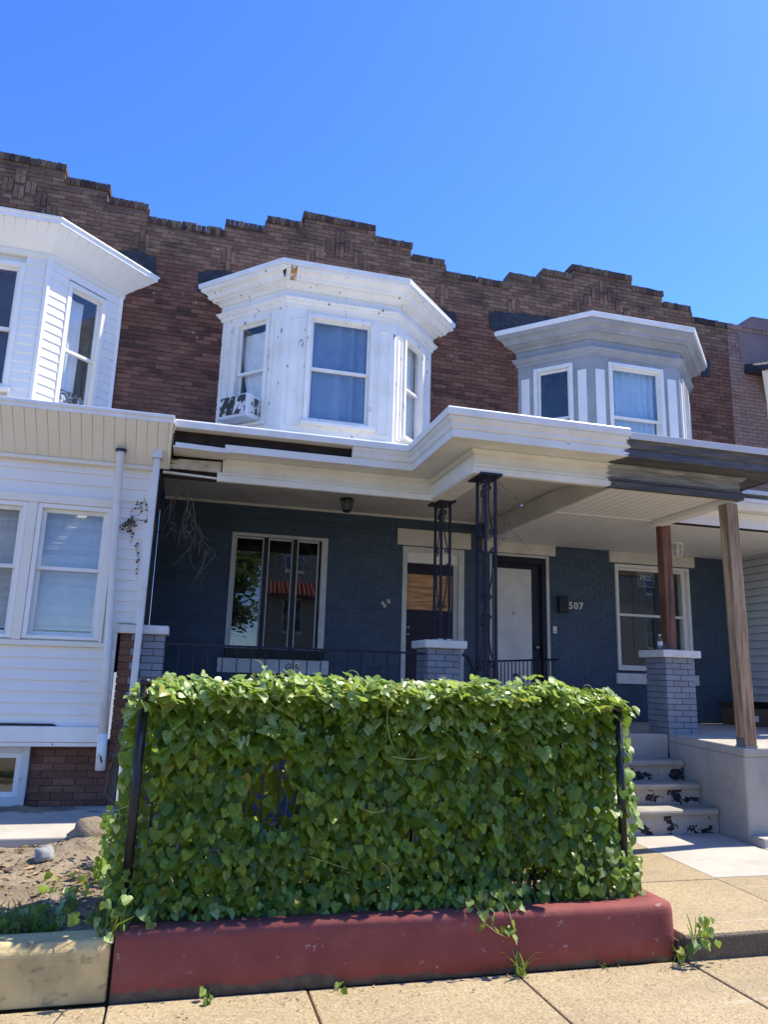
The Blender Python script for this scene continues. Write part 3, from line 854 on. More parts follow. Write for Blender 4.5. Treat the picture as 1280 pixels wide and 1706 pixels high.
# bay of the neighbour with white siding
def vinyl_bay(H, c, z0, z1, ztop):
    P, F = bay_frames(c, d=.83)
    bay = obj('bay_window', MB().prism([(p[0], p[1] + (.12 if 0 < i < 3 else 0), z0 - .5) for i, p in enumerate(P)], [(p[0], p[1] + (.12 if 0 < i < 3 else 0), z0 - .01) for i, p in enumerate(P)]), 'vinyl', H)
    ex = .118
    out = []
    for fi, (T, L) in enumerate(F):
        if fi == 0:
            obj('side_wall', MB(T).box(0, L, 0, .1, z0, z1), 'vinyl', bay)
            continue
        wx0, wx1 = (L - 1.32, L - .27) if fi == 1 else (.30, .30 + .60)
        wz0, wz1 = (5.02, 6.70) if fi == 1 else (4.93, 6.66)
        z = z0
        while z < z1 - .01:
            zt = min(z + ex, z1)
            for xa, xb in ((.0, wx0), (wx1, L)) if z < wz1 and zt > wz0 else ((.0, L),):
                if fi == 1:
                    xa = max(xa, -.5)
                a, b = xa + (.035 if xa == 0 else 0), xb - (.035 if xb == L else 0)
                if b - a < .02:
                    continue
                obj('siding_board', MB(T).prism([(a, -.016, z), (b, -.016, z), (b, .05, z), (a, .05, z)], [(a, -.002, zt + .004), (b, -.002, zt + .004), (b, .05, zt + .004), (a, .05, zt + .004)]), 'vinyl', bay)
            z += ex
        obj('backing', slab_holes(0, L, z0, z1, [(wx0, wx1, wz0, wz1)], .05, .09), 'vinyl', bay).data.transform(T)
        Tw = T @ Matrix.Translation((wx0, 0, 0))
        out.append((window(H, Tw, wx1 - wx0, wz0, wz1, 'vinyl', 'wframe', 'glass', fwid=.06, meet=.47), Tw, wx1 - wx0))
    for i in (1, 2):
        p = P[i]
        obj('corner_post', MB().sweep([(p[0] - (.03 if i == 2 else .021), p[1] - (0 if i == 2 else -.021)), p, (p[0] + .021, p[1] + .021) if i == 2 else (p[0] + .03, p[1])], [(.022, z0), (.022, z1), (-.02, z1), (-.02, z0)]), 'vinyl', bay)
    obj('corner_post', MB().box(P[3][0] - .035, P[3][0] + .012, Y2 - .05, Y2 - .012, z0, z1), 'vinyl', bay)
    # outward leaning fascia of upright panels
    def slant(o):
        return z1 + .03 + o * (ztop - .09 - z1 - .03) / .30
    PE = [(P[0][0] - .24, P[0][1] + .24), P[1], P[2], (P[3][0] + .24, P[3][1] + .24)]
    obj('fascia_backing', MB().sweep(PE, [(-.1, z1), (.0, z1), (.285, ztop - .1), (-.1, ztop - .1)]), 'vinyl', bay)
    obj('fascia_trim', MB().sweep(PE, [(-.05, z1 - .05), (.022, z1 - .05), (.03, z1 + .02), (-.05, z1 + .02)]), 'creamv', bay, bev=.004)
    t = math.tan(pi / 8)
    for fi, (T, L) in enumerate(F):
        if fi == 0:
            continue
        e0 = .30 * t if fi == 1 else .30 * t
        e1 = .30 * t if fi == 1 else .30
        n = int(L / .105)
        for k in range(n):
            a, b = k / n, (k + 1) / n
            g = .004
            xa, xb = a * L + g, b * L - g
            Xa, Xb = -e0 + a * (L + e0 + e1) + g, -e0 + b * (L + e0 + e1) - g
            lo, hi = z1 + .02, ztop - .092
            obj('fascia_panel', MB(T).prism([(xa, -.012, lo), (xb, -.012, lo), (xb, .02, lo), (xa, .02, lo)], [(Xa, -.305, hi), (Xb, -.305, hi), (Xb, -.27, hi), (Xa, -.27, hi)]), 'soffv', bay)
    obj('roof_flashing', MB().sweep(PE, [(-.1, ztop - .09), (.315, ztop - .09), (.32, ztop - .03), (.335, ztop - .028), (.335, ztop), (-.1, ztop + .02)]), 'flash', bay, bev=.005)
    obj('room', MB().add([(P[0][0], Y2 + .05, z0), (P[3][0], Y2 + .05, z0), (P[3][0], Y2 + .05, ztop), (P[0][0], Y2 + .05, ztop)], [(0, 1, 2, 3)]), 'room', H)
    return bay, out
bayA, winA = vinyl_bay(HA, -2.80, 4.8, 6.86, 7.235)
T, w = winA[1][1:]
fan = thing('window_fan', tuple(T @ Vector((.3, .12, 5.0))), 'twin window fan behind the sill of the white sided bay', 'fan')
obj('fan_housing', MB(T).box(.07, w - .07, .105, .16, 5.02, 5.24), 'acg', fan)
for x in (.2, .4):
    q = [(x + .075 * cos(a * pi / 9), .10, 5.13 + .075 * sin(a * pi / 9)) for a in range(19)]
    obj('fan_ring', MB(T).tube(q, .009, 5), 'stone', fan)
drape(T, .05, w - .2, 5.2, 6.55, .2, 'curtw', 'pale curtain behind the fan window of the white sided bay', amp=.012, fold=.14, swag=.1)
# sliver of the end house's bay
endb = obj('bay_window', MB().prism([(9.62, Y2 - .005, 4.6), (10.2, Y2 - .7, 4.6), (12.4, Y2 - .7, 4.6), (13, Y2 - .005, 4.6)], [(9.62, Y2 - .005, 6.6), (10.2, Y2 - .7, 6.6), (12.4, Y2 - .7, 6.6), (13, Y2 - .005, 6.6)]), 'vinyl', HD)
for k in range(6):
    a, b = k / 6, (k + 1) / 6 - .02
    p = lambda t, o, z: (9.62 + .58 * t - o * .75, Y2 - .02 - .68 * t - o * .65, z)
    obj('fascia_panel', MB().prism([p(a, 0, 6.58), p(b, 0, 6.58), p(b, -.03, 6.58), p(a, -.03, 6.58)], [p(a, .36, 7.1), p(b, .36, 7.1), p(b, .33, 7.1), p(a, .33, 7.1)]), 'creamv', endb)
obj('tar_edge', MB().prism([(9.28, Y2 - .3, 7.1), (9.2, Y2 - .01, 7.12), (13.3, Y2 - .01, 7.12), (13.3, Y2 - .9, 7.1), (9.9, Y2 - .95, 7.1)], [(9.28, Y2 - .25, 7.2), (9.2, Y2 - .01, 7.3), (13.3, Y2 - .01, 7.3), (13.3, Y2 - .8, 7.2), (9.9, Y2 - .85, 7.2)]), 'tar', endb)

# ------------------------------------------------------------------ blue porch walls, doors, windows
WINB, DOORB = (.55, 1.89, 2.0, 3.62), (3.0, 3.95, FLOOR, 3.605)
DOORC, WINC = (4.36, 5.33, FLOOR, 3.60), (6.46, 7.8, 1.92, 3.57)
def porch_wall(H, x0, x1, holes, lintels):
    wl = obj('porch_wall', slab_holes(x0, x1, .2, 4.06, holes, Y2, Y2 + .25), 'bluej', H)
    fld = bricks(x0, x1, FLOOR, 4.04, holes + lintels, ch=.0675, joint=.007)
    lay(fld, Y2, .004, 'blue', wl, 0, lambda f: True, 'painted_brick', .01)
    return wl
porch_wall(HB, -.43, 4.15, [WINB, DOORB], [(.47, 1.97, 1.73, 1.93), (2.9, 4.05, 3.61, 3.86), (.40, 2.05, 3.63, 3.85)])
porch_wall(HC, 4.155, 8.62, [DOORC, WINC], [(4.22, 5.44, 3.605, 3.765), (6.37, 7.92, 3.575, 3.765), (6.42, 7.87, 1.73, 1.89)])
obj('party_wall', MB().box(-.469, -.432, 7.985, Y2 - .001, 2.18, 4.1).box(-.469, -.432, 8.33, Y2 - .001, .2, 2.179), 'blue', HB)
obj('flat_arch', MB().box(.40, 2.05, Y2 - .012, Y2 + .02, 3.635, 3.84), 'blue', HB, bev=.006)
obj('lintel', MB().box(2.905, 4.048, Y2 - .035, Y2 + .1, 3.612, 3.855), 'lintel', HB, bev=.012)
obj('lintel', MB().box(4.24, 5.44, Y2 - .035, Y2 + .1, 3.608, 3.80), 'lintel', HC, bev=.012)
obj('lintel', MB().box(6.37, 7.92, Y2 - .035, Y2 + .1, 3.585, 3.765), 'lintel', HC, bev=.012)
obj('window_sill', MB().box(.47, 1.97, Y2 - .03, Y2 + .1, 1.728, 1.92), 'cap', HB, bev=.01)
obj('window_sill', MB().box(6.42, 7.87, Y2 - .045, Y2 + .1, 1.728, 1.885), 'cap', HC, bev=.01)
# triple window of the porch
F0 = frame((.55, Y2), (1, 0))
w, h0, h1 = 1.34, 2.0, 3.62
a = MB(F0).box(0, .05, -.02, .1, h0, h1).box(w - .085, w, -.02, .1, h0, h1).box(.05, w - .085, -.02, .1, h1 - .045, h1)
tw = obj('window', a, 'wtrim', HB, bev=.004)
obj('window_ledge', MB(F0).box(.0, w + .005, -.06, .1, h0 - .075, h0 + .05), 'black', tw, bev=.006)
xs3 = (.055, .475, .88, w - .09)
for k in range(3):
    a, b = xs3[k] + (.03 if k else 0), xs3[k + 1] - .03
    s = MB(F0).box(a, a + .018, .02, .06, h0 + .05, h1 - .05).box(b - .018, b, .02, .06, h0 + .05, h1 - .05).box(a + .018, b - .018, .02, .06, h1 - .075, h1 - .05).box(a + .018, b - .018, .02, .06, h0 + .05, h0 + .075)
    obj('sash', s, 'wtrim', tw)
    obj('pane', MB(F0).box(a + .018, b - .018, .035, .041, h0 + .07, h1 - .07), 'glassp', tw)
    if k:
        obj('mullion', MB(F0).box(xs3[k] - .029, xs3[k] + .029, .0, .09, h0 + .05, h1 - .045), 'black', tw)
room(HB, F0, w, h0, h1)
# boarded door of 505
F0 = frame((3.0, Y2), (1, 0))
dr = obj('door', MB(F0).box(.07, .80, .07, .115, FLOOR + .02, 3.365), 'door', HB, bev=.004)
obj('door_frame', MB(F0).box(0, .07, -.015, .15, FLOOR, 3.60).box(.86, .95, -.015, .15, FLOOR, 3.60).box(.07, .86, -.012, .15, 3.52, 3.60), 'wtrim', dr, bev=.004)
obj('transom_board', MB(F0).box(.07, .86, .02, .12, 3.366, 3.52), 'wframe', dr)
obj('jamb', MB(F0).box(.80, .86, .03, .14, FLOOR, 3.366), 'wtrim', dr)
obj('plywood_board', MB(F0).box(.075, .78, .052, .069, 2.69, 3.205), 'ply', dr, bev=.003)
for z in (2.33, 2.43):
    obj('lock', MB(F0).lathe((.115, .045, z), [(.0, -.02), (.022, -.018), (.026, 0), (.022, .018), (0, .02)], 10), 'bracket', dr, smooth=True)
# door of 507 with a bare white storm panel
F0 = frame((4.36, Y2), (1, 0))
dr = obj('door', MB(F0).box(.06, .90, .07, .115, FLOOR + .02, 3.50), 'door', HC, bev=.004)
obj('door_frame', MB(F0).box(0, .03, -.015, .15, FLOOR, 3.60).box(.925, .97, -.015, .15, FLOOR, 3.60).box(.03, .925, -.012, .15, 3.565, 3.60), 'wtrim', dr, bev=.004)
obj('inner_frame', MB(F0).box(.03, .06, .01, .12, FLOOR, 3.565).box(.86, .925, .01, .12, FLOOR, 3.565).box(.06, .86, .01, .12, 3.47, 3.565), 'door', dr)
obj('door_panel', MB(F0).box(.075, .70, .045, .0695, FLOOR + .05, 3.385), 'wdoor', dr, bev=.006)
obj('door_knob', MB(F0).lathe((.78, .03, 2.22), [(0, -.03), (.03, -.022), (.036, 0), (.03, .022), (0, .03)], 12), 'brass', dr, smooth=True)
obj('peephole', MB(F0).lathe((.40, .04, 2.71), [(0, -.012), (.012, -.01), (.012, .01), (0, .012)], 8), 'black', dr)
# window of 507
F0 = frame((6.46, Y2), (1, 0))
wc = window(HC, F0, 1.34, 1.93, 3.565, 'wframe', 'wframe', 'glassp', fwid=.05, meet=.52, stool=False, depth=-.01)
obj('casing', MB(F0).box(1.225, 1.29, .02, .12, 2.0, 3.5), 'wframe', wc)
room(HC, F0, 1.34, 1.93, 3.56)
F1 = frame((6.46, Y2 + .02), (1, 0))
st = thing('window_sticker', (7.05, Y2 + .03, 3.24), 'square dark sticker with a script W in the upper sash', 'sticker')
obj('sticker_film', MB().box(6.90, 7.19, Y2 + .0385, Y2 + .0395, 3.235, 3.455), 'glassp', st)
obj('sticker_edge', MB().box(6.90, 7.19, Y2 + .0365, Y2 + .038, 3.451, 3.455).box(6.90, 7.19, Y2 + .0365, Y2 + .038, 3.235, 3.239).box(6.90, 6.904, Y2 + .0365, Y2 + .038, 3.239, 3.451).box(7.186, 7.19, Y2 + .0365, Y2 + .038, 3.239, 3.451), 'print', st)

def text(name, body, size, loc, m, parent=None, rot=0, shear=0, ext=.004, off=0, **kw):
    c = bpy.data.curves.new(name, 'FONT')
    c.body = body
    c.size = size
    c.extrude = ext
    c.offset = off
    c.shear = shear
    t = bpy.data.objects.new('tmp', c)
    C.objects.link(t)
    bpy.context.view_layer.update()
    me = bpy.data.meshes.new_from_object(t)
    bpy.data.objects.remove(t)
    me.transform(Matrix.Translation(loc) @ Matrix.Rotation(pi / 2, 4, 'X') @ Matrix.Rotation(rot, 4, 'Z'))
    me.materials.clear()
    me.materials.append(MT[m])
    o = bpy.data.objects.new(name, me)
    place(o, parent)
    return tags(o, **kw)
text('letter', 'W', .12, (6.92, Y2 + .036, 3.345), 'print', st, shear=.35, ext=.0006, off=.001)
text('letters', 'Window', .038, (7.035, Y2 + .036, 3.385), 'print', st, ext=.0005)
text('letters', 'World', .038, (7.025, Y2 + .036, 3.345), 'print', st, ext=.0005)
nb = thing('house_number', (5.77, Y2 - .01, 2.82), 'cream house number 507 beside the white door', 'number')
for ch, x in (('5', 5.645), ('0', 5.735), ('7', 5.82)):
    text('digit', ch, .145, (x, Y2 - .013, 2.82), 'num', nb, off=.004)
nb = thing('house_number', (2.77, Y2 - .01, 2.7), 'small tilted half covered house number beside the boarded door', 'number')
text('digit', '5', .12, (2.73, Y2 - .013, 2.68), 'num', nb, rot=.6, off=.003)
text('digit', '0', .085, (2.80, Y2 - .013, 2.745), 'num', nb, rot=.6, off=.003)
obj('mailbox', MB().box(5.455, 5.60, Y2 - .09, Y2 - .007, 2.75, 2.99).box(5.45, 5.605, Y2 - .1, Y2 - .007, 2.96, 3.0), 'black', bev=.01, label='slim black wall mailbox next to the 507 number', cat='mailbox')
db = thing('doorbell', (5.4, Y2, 2.47), 'small white doorbell between the white door and mailbox', 'doorbell')
obj('doorbell_plate', MB().box(5.375, 5.435, Y2 - .025, Y2 - .007, 2.44, 2.545), 'wframe', db, bev=.005)
obj('doorbell_button', MB().lathe((5.405, Y2 - .027, 2.47), [(.0, -.012), (.012, -.01), (.012, .01), (0, .012)], 10), 'bracket', db)
# far side: neighbour's siding wall closing the porch, and a carton
sw = thing('porch_divider', (8.6, 9.3, 1.5), 'grey sided divider wall at the end of the 507 porch', 'divider')
for k in range(20):
    z = 1.52 + k * .115
    obj('siding_board', MB().prism([(8.585, 8.3, z), (8.60, 8.3, z), (8.60, 10.2, z), (8.585, 10.2, z)], [(8.615, 8.3, z + .112), (8.63, 8.3, z + .112), (8.63, 10.2, z + .112), (8.615, 10.2, z + .112)]), 'greytrim', sw)
obj('divider_frame', MB().box(8.64, 8.7, 8.2, 10.25, FLOOR, 3.76), 'darkwood', sw)
bx = thing('cardboard_box', (8.3, 9.8, FLOOR), 'open brown cardboard box on the porch floor by the divider', 'box')
obj('carton', MB().box(8.12, 8.56, 9.5, 9.53, FLOOR + .005, 1.42).box(8.12, 8.56, 10.05, 10.08, FLOOR + .005, 1.42).box(8.12, 8.145, 9.53, 10.05, FLOOR + .005, 1.42).box(8.535, 8.56, 9.53, 10.05, FLOOR + .005, 1.42).box(8.14, 8.54, 9.53, 10.05, FLOOR + .004, FLOOR + .03), 'carton', bx)
obj('carton_flap', MB().prism([(8.12, 9.5, 1.42), (8.12, 10.08, 1.42), (8.115, 10.08, 1.43), (8.115, 9.5, 1.43)], [(8.02, 9.5, 1.50), (8.02, 10.08, 1.50), (8.015, 10.08, 1.505), (8.015, 9.5, 1.505)]), 'carton', bx)
obj('carton_label', MB().box(8.2, 8.28, 9.494, 9.499, 1.24, 1.32), 'wframe', bx)

# ------------------------------------------------------------------ porch floor, steps, cheek wall, piers
pf = thing('porch', (4, 8.1, 0), 'concrete porch floor slab over a blue base wall', 'porch')
obj('floor_slab', MB().box(-.4, 8.62, 7.95, Y2 - .008, FLOOR - .12, FLOOR), 'conc', pf, bev=.01)
obj('base_wall', MB().box(-.36, 8.6, 8.03, 8.2, .15, FLOOR - .121), 'bluej', pf)
stp = thing('concrete_steps', (4.4, 7.4, .23), 'worn concrete steps with flaking black paint on the risers', 'steps')
for k, (zt, yf) in enumerate(((.477, 7.115), (.692, 7.385), (.905, 7.655), (FLOOR - .03, 7.92))):
    zb = (.2, .477, .692, .905)[k]
    obj('riser', MB().box(3.06, 5.618, yf + .022, yf + (.32 if k < 3 else .04), zb - .01, zt - .062), 'stepr' if k < 3 else 'conc', stp)
    if k < 3:
        y0 = yf - .012
        pr = [(y0 + .012, zt - .061), (y0 + .002, zt - .05), (y0 - .002, zt - .03), (y0 + .004, zt - .012), (y0 + .022, zt), (yf + .33, zt), (yf + .33, zt - .061)]
        obj('tread', MB().prism([(3.055, y, z) for y, z in pr], [(5.617 - .012, y, z) for y, z in pr]), 'tread', stp)
chk = thing('cheek_wall', (6, 7.2, .2), 'grey concrete wall beside the steps carrying the pale post', 'wall')
obj('wall_block', MB().prism([(5.63, 6.70, .2), (9.5, 6.70, .2), (9.5, 7.94, .2), (5.63, 7.94, .2)], [(5.63, 6.70, 1.05), (9.5, 6.70, 1.05), (9.5, 7.94, 1.09), (5.63, 7.94, 1.09)]), 'conc', chk, bev=.02)
obj('wall_coping', MB().prism([(5.625, 6.685, 1.046), (9.5, 6.685, 1.046), (9.5, 7.93, 1.086), (5.625, 7.93, 1.086)], [(5.63, 6.69, 1.135), (9.5, 6.69, 1.135), (9.5, 7.93, 1.175), (5.63, 7.93, 1.175)]), 'conc', chk, bev=.018, seg=3)
chl = thing('cheek_wall', (2.85, 7.2, .2), 'grey concrete wall behind the hedge under the tall iron column', 'wall')
obj('wall_block', MB().box(2.64, 3.05, 6.6, 7.94, .2, 1.15), 'conc', chl, bev=.02)

def pier(x0, x1, label, m=('pier',), capx=.06, split=None, zc=2.06):
    t = thing('brick_pier', ((x0 + x1) / 2, Y1 + .2, FLOOR), label, 'pier', 'brick porch piers')
    y0, y1 = Y1, Y1 + .40
    core = obj('pier_core', MB().box(x0 + .012, x1 - .012, y0 + .012, y1 - .012, .9, zc), 'pierj', t)
    ch = (zc - FLOOR) / 13
    for k in range(-3, 13):
        z = FLOOR + k * ch
        wd = x1 - x0
        cuts = ((0, .5, 1) if k % 2 else (0, .24, .76, 1))
        for side in range(4):
            for a, b in zip(cuts[:-1], cuts[1:]):
                g = .0045
                if side == 0:
                    bb = (x0 + wd * a + g, x0 + wd * b - g, y0 - R.uniform(0, .003), y0 + .02)
                elif side == 1:
                    bb = (x0 - R.uniform(0, .003), x0 + .0195, y0 + .0205 + .38 * a + g - .004, y0 + .02 + .38 * b - g)
                elif side == 2:
                    bb = (x1 - .0195, x1 + R.uniform(0, .003), y0 + .0205 + .38 * a, y0 + .02 + .38 * b - g)
                else:
                    continue
                mm = m[0]
                if split and (bb[0] + bb[1]) / 2 < split:
                    mm = 'brick'
                obj('brick', MB().box(*bb, z + g, z + ch - g), mm, t)
    obj('pier_cap', MB().box(x0 - capx, x1 + capx, y0 - .06, y1 + .06, zc, zc + .088), 'cap', t, bev=.012)
    return t
pier(5.63, 6.035, 'light grey brick pier with bottle and dark red post')
pier(2.625, 3.02, 'blue grey brick pier carrying the shorter iron column', capx=.05)
pier(-.595, -.165, 'half brown half grey brick pier behind the downspout', split=-.385, capx=.03, zc=2.085)

# posts
def wpost(x, y, z0, z1, s, m, label, lean=(0, 0)):
    t = thing('wooden_post', (x, y, z0), label, 'post', 'wooden porch posts')
    h = s / 2
    obj('shaft', MB().prism([(x - h, y - h, z0 + .015), (x + h, y - h, z0 + .015), (x + h, y + h, z0 + .015), (x - h, y + h, z0 + .015)], [(x - h + lean[0], y - h + lean[1], z1), (x + h + lean[0], y - h + lean[1], z1), (x + h + lean[0], y + h + lean[1], z1), (x - h + lean[0], y + h + lean[1], z1)]), m, t, bev=.007)
    obj('bracket', MB().box(x - h - .005, x + h + .005, y - h - .005, y + h + .005, z0, z0 + .014).box(x - h - .005, x - h - .001, y - h + .01, y + h - .01, z0 + .014, z0 + .085), 'bracket', t)
wpost(5.725, 6.765, 1.138, 3.70, .14, 'post', 'pale bare lumber post standing on the concrete wall', (-.02, 0))
wpost(5.845, 8.125, 2.15, 3.72, .13, 'post2', 'dark red brown lumber post standing on the light grey pier')
bt = thing('water_bottle', (5.66, 8.05, 2.149), 'empty clear plastic bottle on the light grey pier cap', 'bottle')
obj('bottle_body', MB().lathe((5.66, 8.05, 2.149), [(0, 0), (.028, .002), (.031, .012), (.029, .03), (.031, .05), (.029, .065), (.031, .08), (.031, .11), (.026, .135), (.014, .158), (.012, .172)]), 'bottle', bt, smooth=True)
obj('bottle_cap', MB().lathe((5.66, 8.05, 2.149), [(0, .172), (.014, .172), (.014, .188), (0, .188)]), 'wframe', bt)
obj('bottle_label', MB().lathe((5.66, 8.05, 2.149), [(.0315, .052), (.0318, .053), (.0318, .1), (.0315, .101)]), 'cap', bt, smooth=True)

# wrought iron columns: three bars with scrolls between them
def spiral(c, ax, up, r, turns, a0, n=22):
    return [Vector(c) + Vector(ax) * (r * (1 - .8 * i / n) * cos(a0 + turns * 2 * pi * i / n)) + Vector(up) * (r * (1 - .8 * i / n) * sin(a0 + turns * 2 * pi * i / n)) for i in range(n + 1)]
def iron_column(x, y, z0, z1, label):
    t = thing('iron_column', (x, y, z0), label, 'column', 'wrought iron porch columns')
    s, dx, dy = .026, .105, .215
    pts = ((x, y), (x, y + dy), (x + dx, y))
    for a, b in pts:
        obj('bar', MB().box(a - s / 2, a + s / 2, b - s / 2, b + s / 2, z0 + .02, z1 - .01), 'iron', t)
    obj('top_plate', MB().box(x - .08, x + dx + .05, y - .07, y + dy + .06, z1 - .012, z1 + .012), 'iron', t)
    for a, b in pts:
        obj('foot_plate', MB().box(a - .03, a + .03, b - .03, b + .03, z0 + .004, z0 + .019), 'cap', t)
    for ax, L in (((0, 1, 0), dy), ((1, 0, 0), dx)):
        ax = Vector(ax)
        up = Vector((0, 0, 1))
        o = Vector((x, y, 0))
        z = z1 - .07
        for zc in (z1 - .06, z0 + .2):
            obj('tie_bar', MB().tube([o + up * zc, o + ax * L + up * zc], .007, 5), 'iron', t)
        k = 0
        while z - .62 > z0:
            r = L * .33
            f = 1 if k % 2 else -1
            cx = L * .5 + f * L * .14
            top = spiral(o + ax * cx + up * (z - r - .02), ax, up, r, 1.25 * -f, pi / 2 if f < 0 else pi / 2)
            path = [o + ax * (L * .92 if f < 0 else L * .08) + up * (z - .60 + i * .0) for i in range(1)]
            e = top[0]
            s0 = o + ax * (L * .5 - f * L * .42) + up * (z - .56)
            mid = [s0.lerp(e, q / 10) + ax * (f * L * .28 * sin(pi * q / 10)) for q in range(10)]
            low = spiral(o + ax * (L * .5 - f * L * .16) + up * (z - .50), ax, up, r * .8, 1.1 * f, -pi / 2)
            obj('scroll', MB().tube(mid + top, .008, 5), 'iron', t, smooth=True)
            obj('scroll', MB().tube(low, .008, 5), 'iron', t, smooth=True)
            z -= .64
            k += 1
    return t
iron_column(2.80, 6.70, 1.15, 3.735, 'taller dark iron scroll column at the portico corner')
iron_column(2.795, 8.0, 2.148, 3.75, 'shorter dark iron scroll column standing on the blue grey pier')

# railings
def railing(p, q, zt, zb, label, n, posts=False, ornaments=()):
    p, q = Vector(p), Vector(q)
    t = thing('iron_railing', tuple(p) + (zb,), label, 'railing', 'iron porch railings')
    P = lambda k, z: Vector((p.x + (q.x - p.x) * k, p.y + (q.y - p.y) * k, z))
    obj('top_rail', MB().tube([P(0, zt), P(1, zt)], .016, 4), 'iron', t)
    obj('bottom_rail', MB().tube([P(0, zb), P(1, zb)], .012, 4), 'iron', t)
    for i in range(1, n):
        obj('baluster', MB().tube([P(i / n, zb), P(i / n, zt)], .0078, 4), 'iron', t)
    u = (q - p).normalized()
    ax = Vector((u.x, u.y, 0))
    up = Vector((0, 0, 1))
    for k in ornaments:
        for s in (-1, 1):
            c = P(k, zt - .19) + ax * (s * .045)
            sp = spiral(c, ax * s, up, .036, 1.15, -.6)[::-1]
            obj('scroll', MB().tube(sp + [P(k, zt - .24) + ax * (s * .05), P(k, zt - .36) + ax * (s * .115)], .0055, 5), 'iron', t, smooth=True)
    return t
railing((-.17, 8.0), (2.63, 8.0), 2.0, 1.3, 'long black iron railing in front of the triple window', 19, ornaments=(.165, .475, .79))
railing((4.2, 7.9), (4.2, 10.2), 1.985, 1.3, 'black iron divider railing in front of the white door', 20, ornaments=(.5,))
hr = thing('iron_railing', (3.07, 7.9, 1.2), 'sloping black iron handrail beside the blue grey pier', 'railing', 'iron porch railings')
obj('top_rail', MB().tube([(3.07, 7.98, 2.0), (3.07, 7.85, 1.97), (3.07, 7.0, 1.25)], .022, 5), 'iron', hr)
for k in range(4):
    y = 7.75 - k * .2
    obj('baluster', MB().tube([(3.07, y, 1.97 - (7.85 - y) * .85), (3.07, y, max(.5, 1.17 - (7.95 - y) * .78))], .009, 4), 'iron', hr)

# ------------------------------------------------------------------ porch roof and portico
pr_ = thing('porch_roof', (2.7, 7.5, 3.74), 'peeling white porch roof with projecting portico over both doors', 'porch roof')
xL, yF, yP, xP0, xP1 = -.25, 7.97, 6.68, 2.68, 5.80
PATH = [(.30, yF), (xP0, yF), (xP0, yP), (xP1, yP), (xP1, 8.0)]
PATHL = [(xL, yF), (xP0, yF), (xP0, yP), (xP1, yP), (xP1, 8.0)]
def sw_(name, path, prof, m, bev=.003):
    return obj(name, MB().sweep(path, prof), m, pr_, bev=bev)
sw_('frieze_moulding', [(.22, yF)] + PATH[1:], [(-.04, 3.735), (.03, 3.735), (.032, 3.80), (.018, 3.815), (.022, 3.838), (-.04, 3.838)], 'twotone')
sw_('frieze_board', [(.27, yF)] + PATH[1:], [(-.04, 3.839), (.004, 3.839), (.004, 3.985), (-.04, 3.985)], 'greyw')
sw_('cornice_soffit', PATHL, [(-.04, 3.987), (.35, 3.972), (.35, 3.99), (-.04, 4.02)], 'twotone', 0)
sw_('bed_moulding', PATH, [(-.03, 3.94), (.02, 3.94), (.05, 3.965), (.06, 3.98), (-.03, 3.984)], 'greyw')
sw_('fascia_board', [(.27, yF)] + PATH[1:], [(.34, 3.965), (.375, 3.965), (.378, 4.045), (.34, 4.045)], 'twotone')
sw_('crown_moulding', [(1.62, yF)] + PATH[1:], [(.34, 4.046), (.38, 4.046), (.395, 4.065), (.40, 4.10), (.425, 4.135), (.43, 4.158), (.34, 4.158)], 'twotone')
sw_('roof_flashing', [(xL, yF), (xP0, yF), (xP0, yP), (4.17, yP)], [(.30, 4.159), (.445, 4.159), (.452, 4.225), (.44, 4.243), (.3, 4.246)], 'flash', .006)
sw_('metal_trim', [(4.175, yP), (xP1, yP), (xP1, 8.0)], [(.30, 4.135), (.432, 4.135), (.436, 4.205), (.30, 4.21)], 'greytrim', .004)
# exposed sheathing and rotten boards where the fascia fell off
obj('sheathing', MB().box(xL, 1.9, 7.66, 7.70, 3.99, 4.16), 'darkwood', pr_)
obj('rotten_fascia', MB().prism([(xL + .02, 7.59, 3.965), (.32, 7.60, 3.955), (.32, 7.63, 3.955), (xL + .02, 7.63, 3.965)], [(xL + .02, 7.60, 4.02), (.30, 7.60, 4.005), (.30, 7.63, 4.005), (xL + .02, 7.63, 4.02)]), 'cream', pr_)
obj('rotten_frieze', MB().prism([(xL - .05, 7.955, 3.835), (.255, 7.965, 3.835), (.255, 8.0, 3.835), (xL - .05, 8.0, 3.835)], [(xL - .04, 7.955, 3.94), (.26, 7.965, 3.955), (.26, 8.0, 3.955), (xL - .04, 8.0, 3.94)]), 'rotten', pr_, bev=.004)
obj('hanging_strip', MB().prism([(xL - .09, 7.93, 3.772), (.22, 7.95, 3.757), (.22, 7.98, 3.757), (xL - .09, 7.98, 3.772)], [(xL - .09, 7.93, 3.792), (.22, 7.95, 3.775), (.22, 7.98, 3.775), (xL - .09, 7.98, 3.792)]), 'cream', pr_)
obj('sheathing', MB().box(xL - .1, 2.7, 8.011, 8.04, 3.74, 4.1), 'darkwood', pr_)
# roof decks
def deck(x0, x1, ya, za, yb, zb):
    obj('roof_deck', MB().prism([(x0, ya, za - .05), (x1, ya, za - .05), (x1, yb, zb - .05), (x0, yb, zb - .05)], [(x0, ya, za), (x1, ya, za), (x1, yb, zb), (x0, yb, zb)]), 'greytrim', pr_)
deck(xL - .1, 8.62, 7.72, 4.2, Y2 - .03, 4.72)
deck(xP0 - .3, xP1 + .35, 6.4, 4.20, 7.74, 4.22)
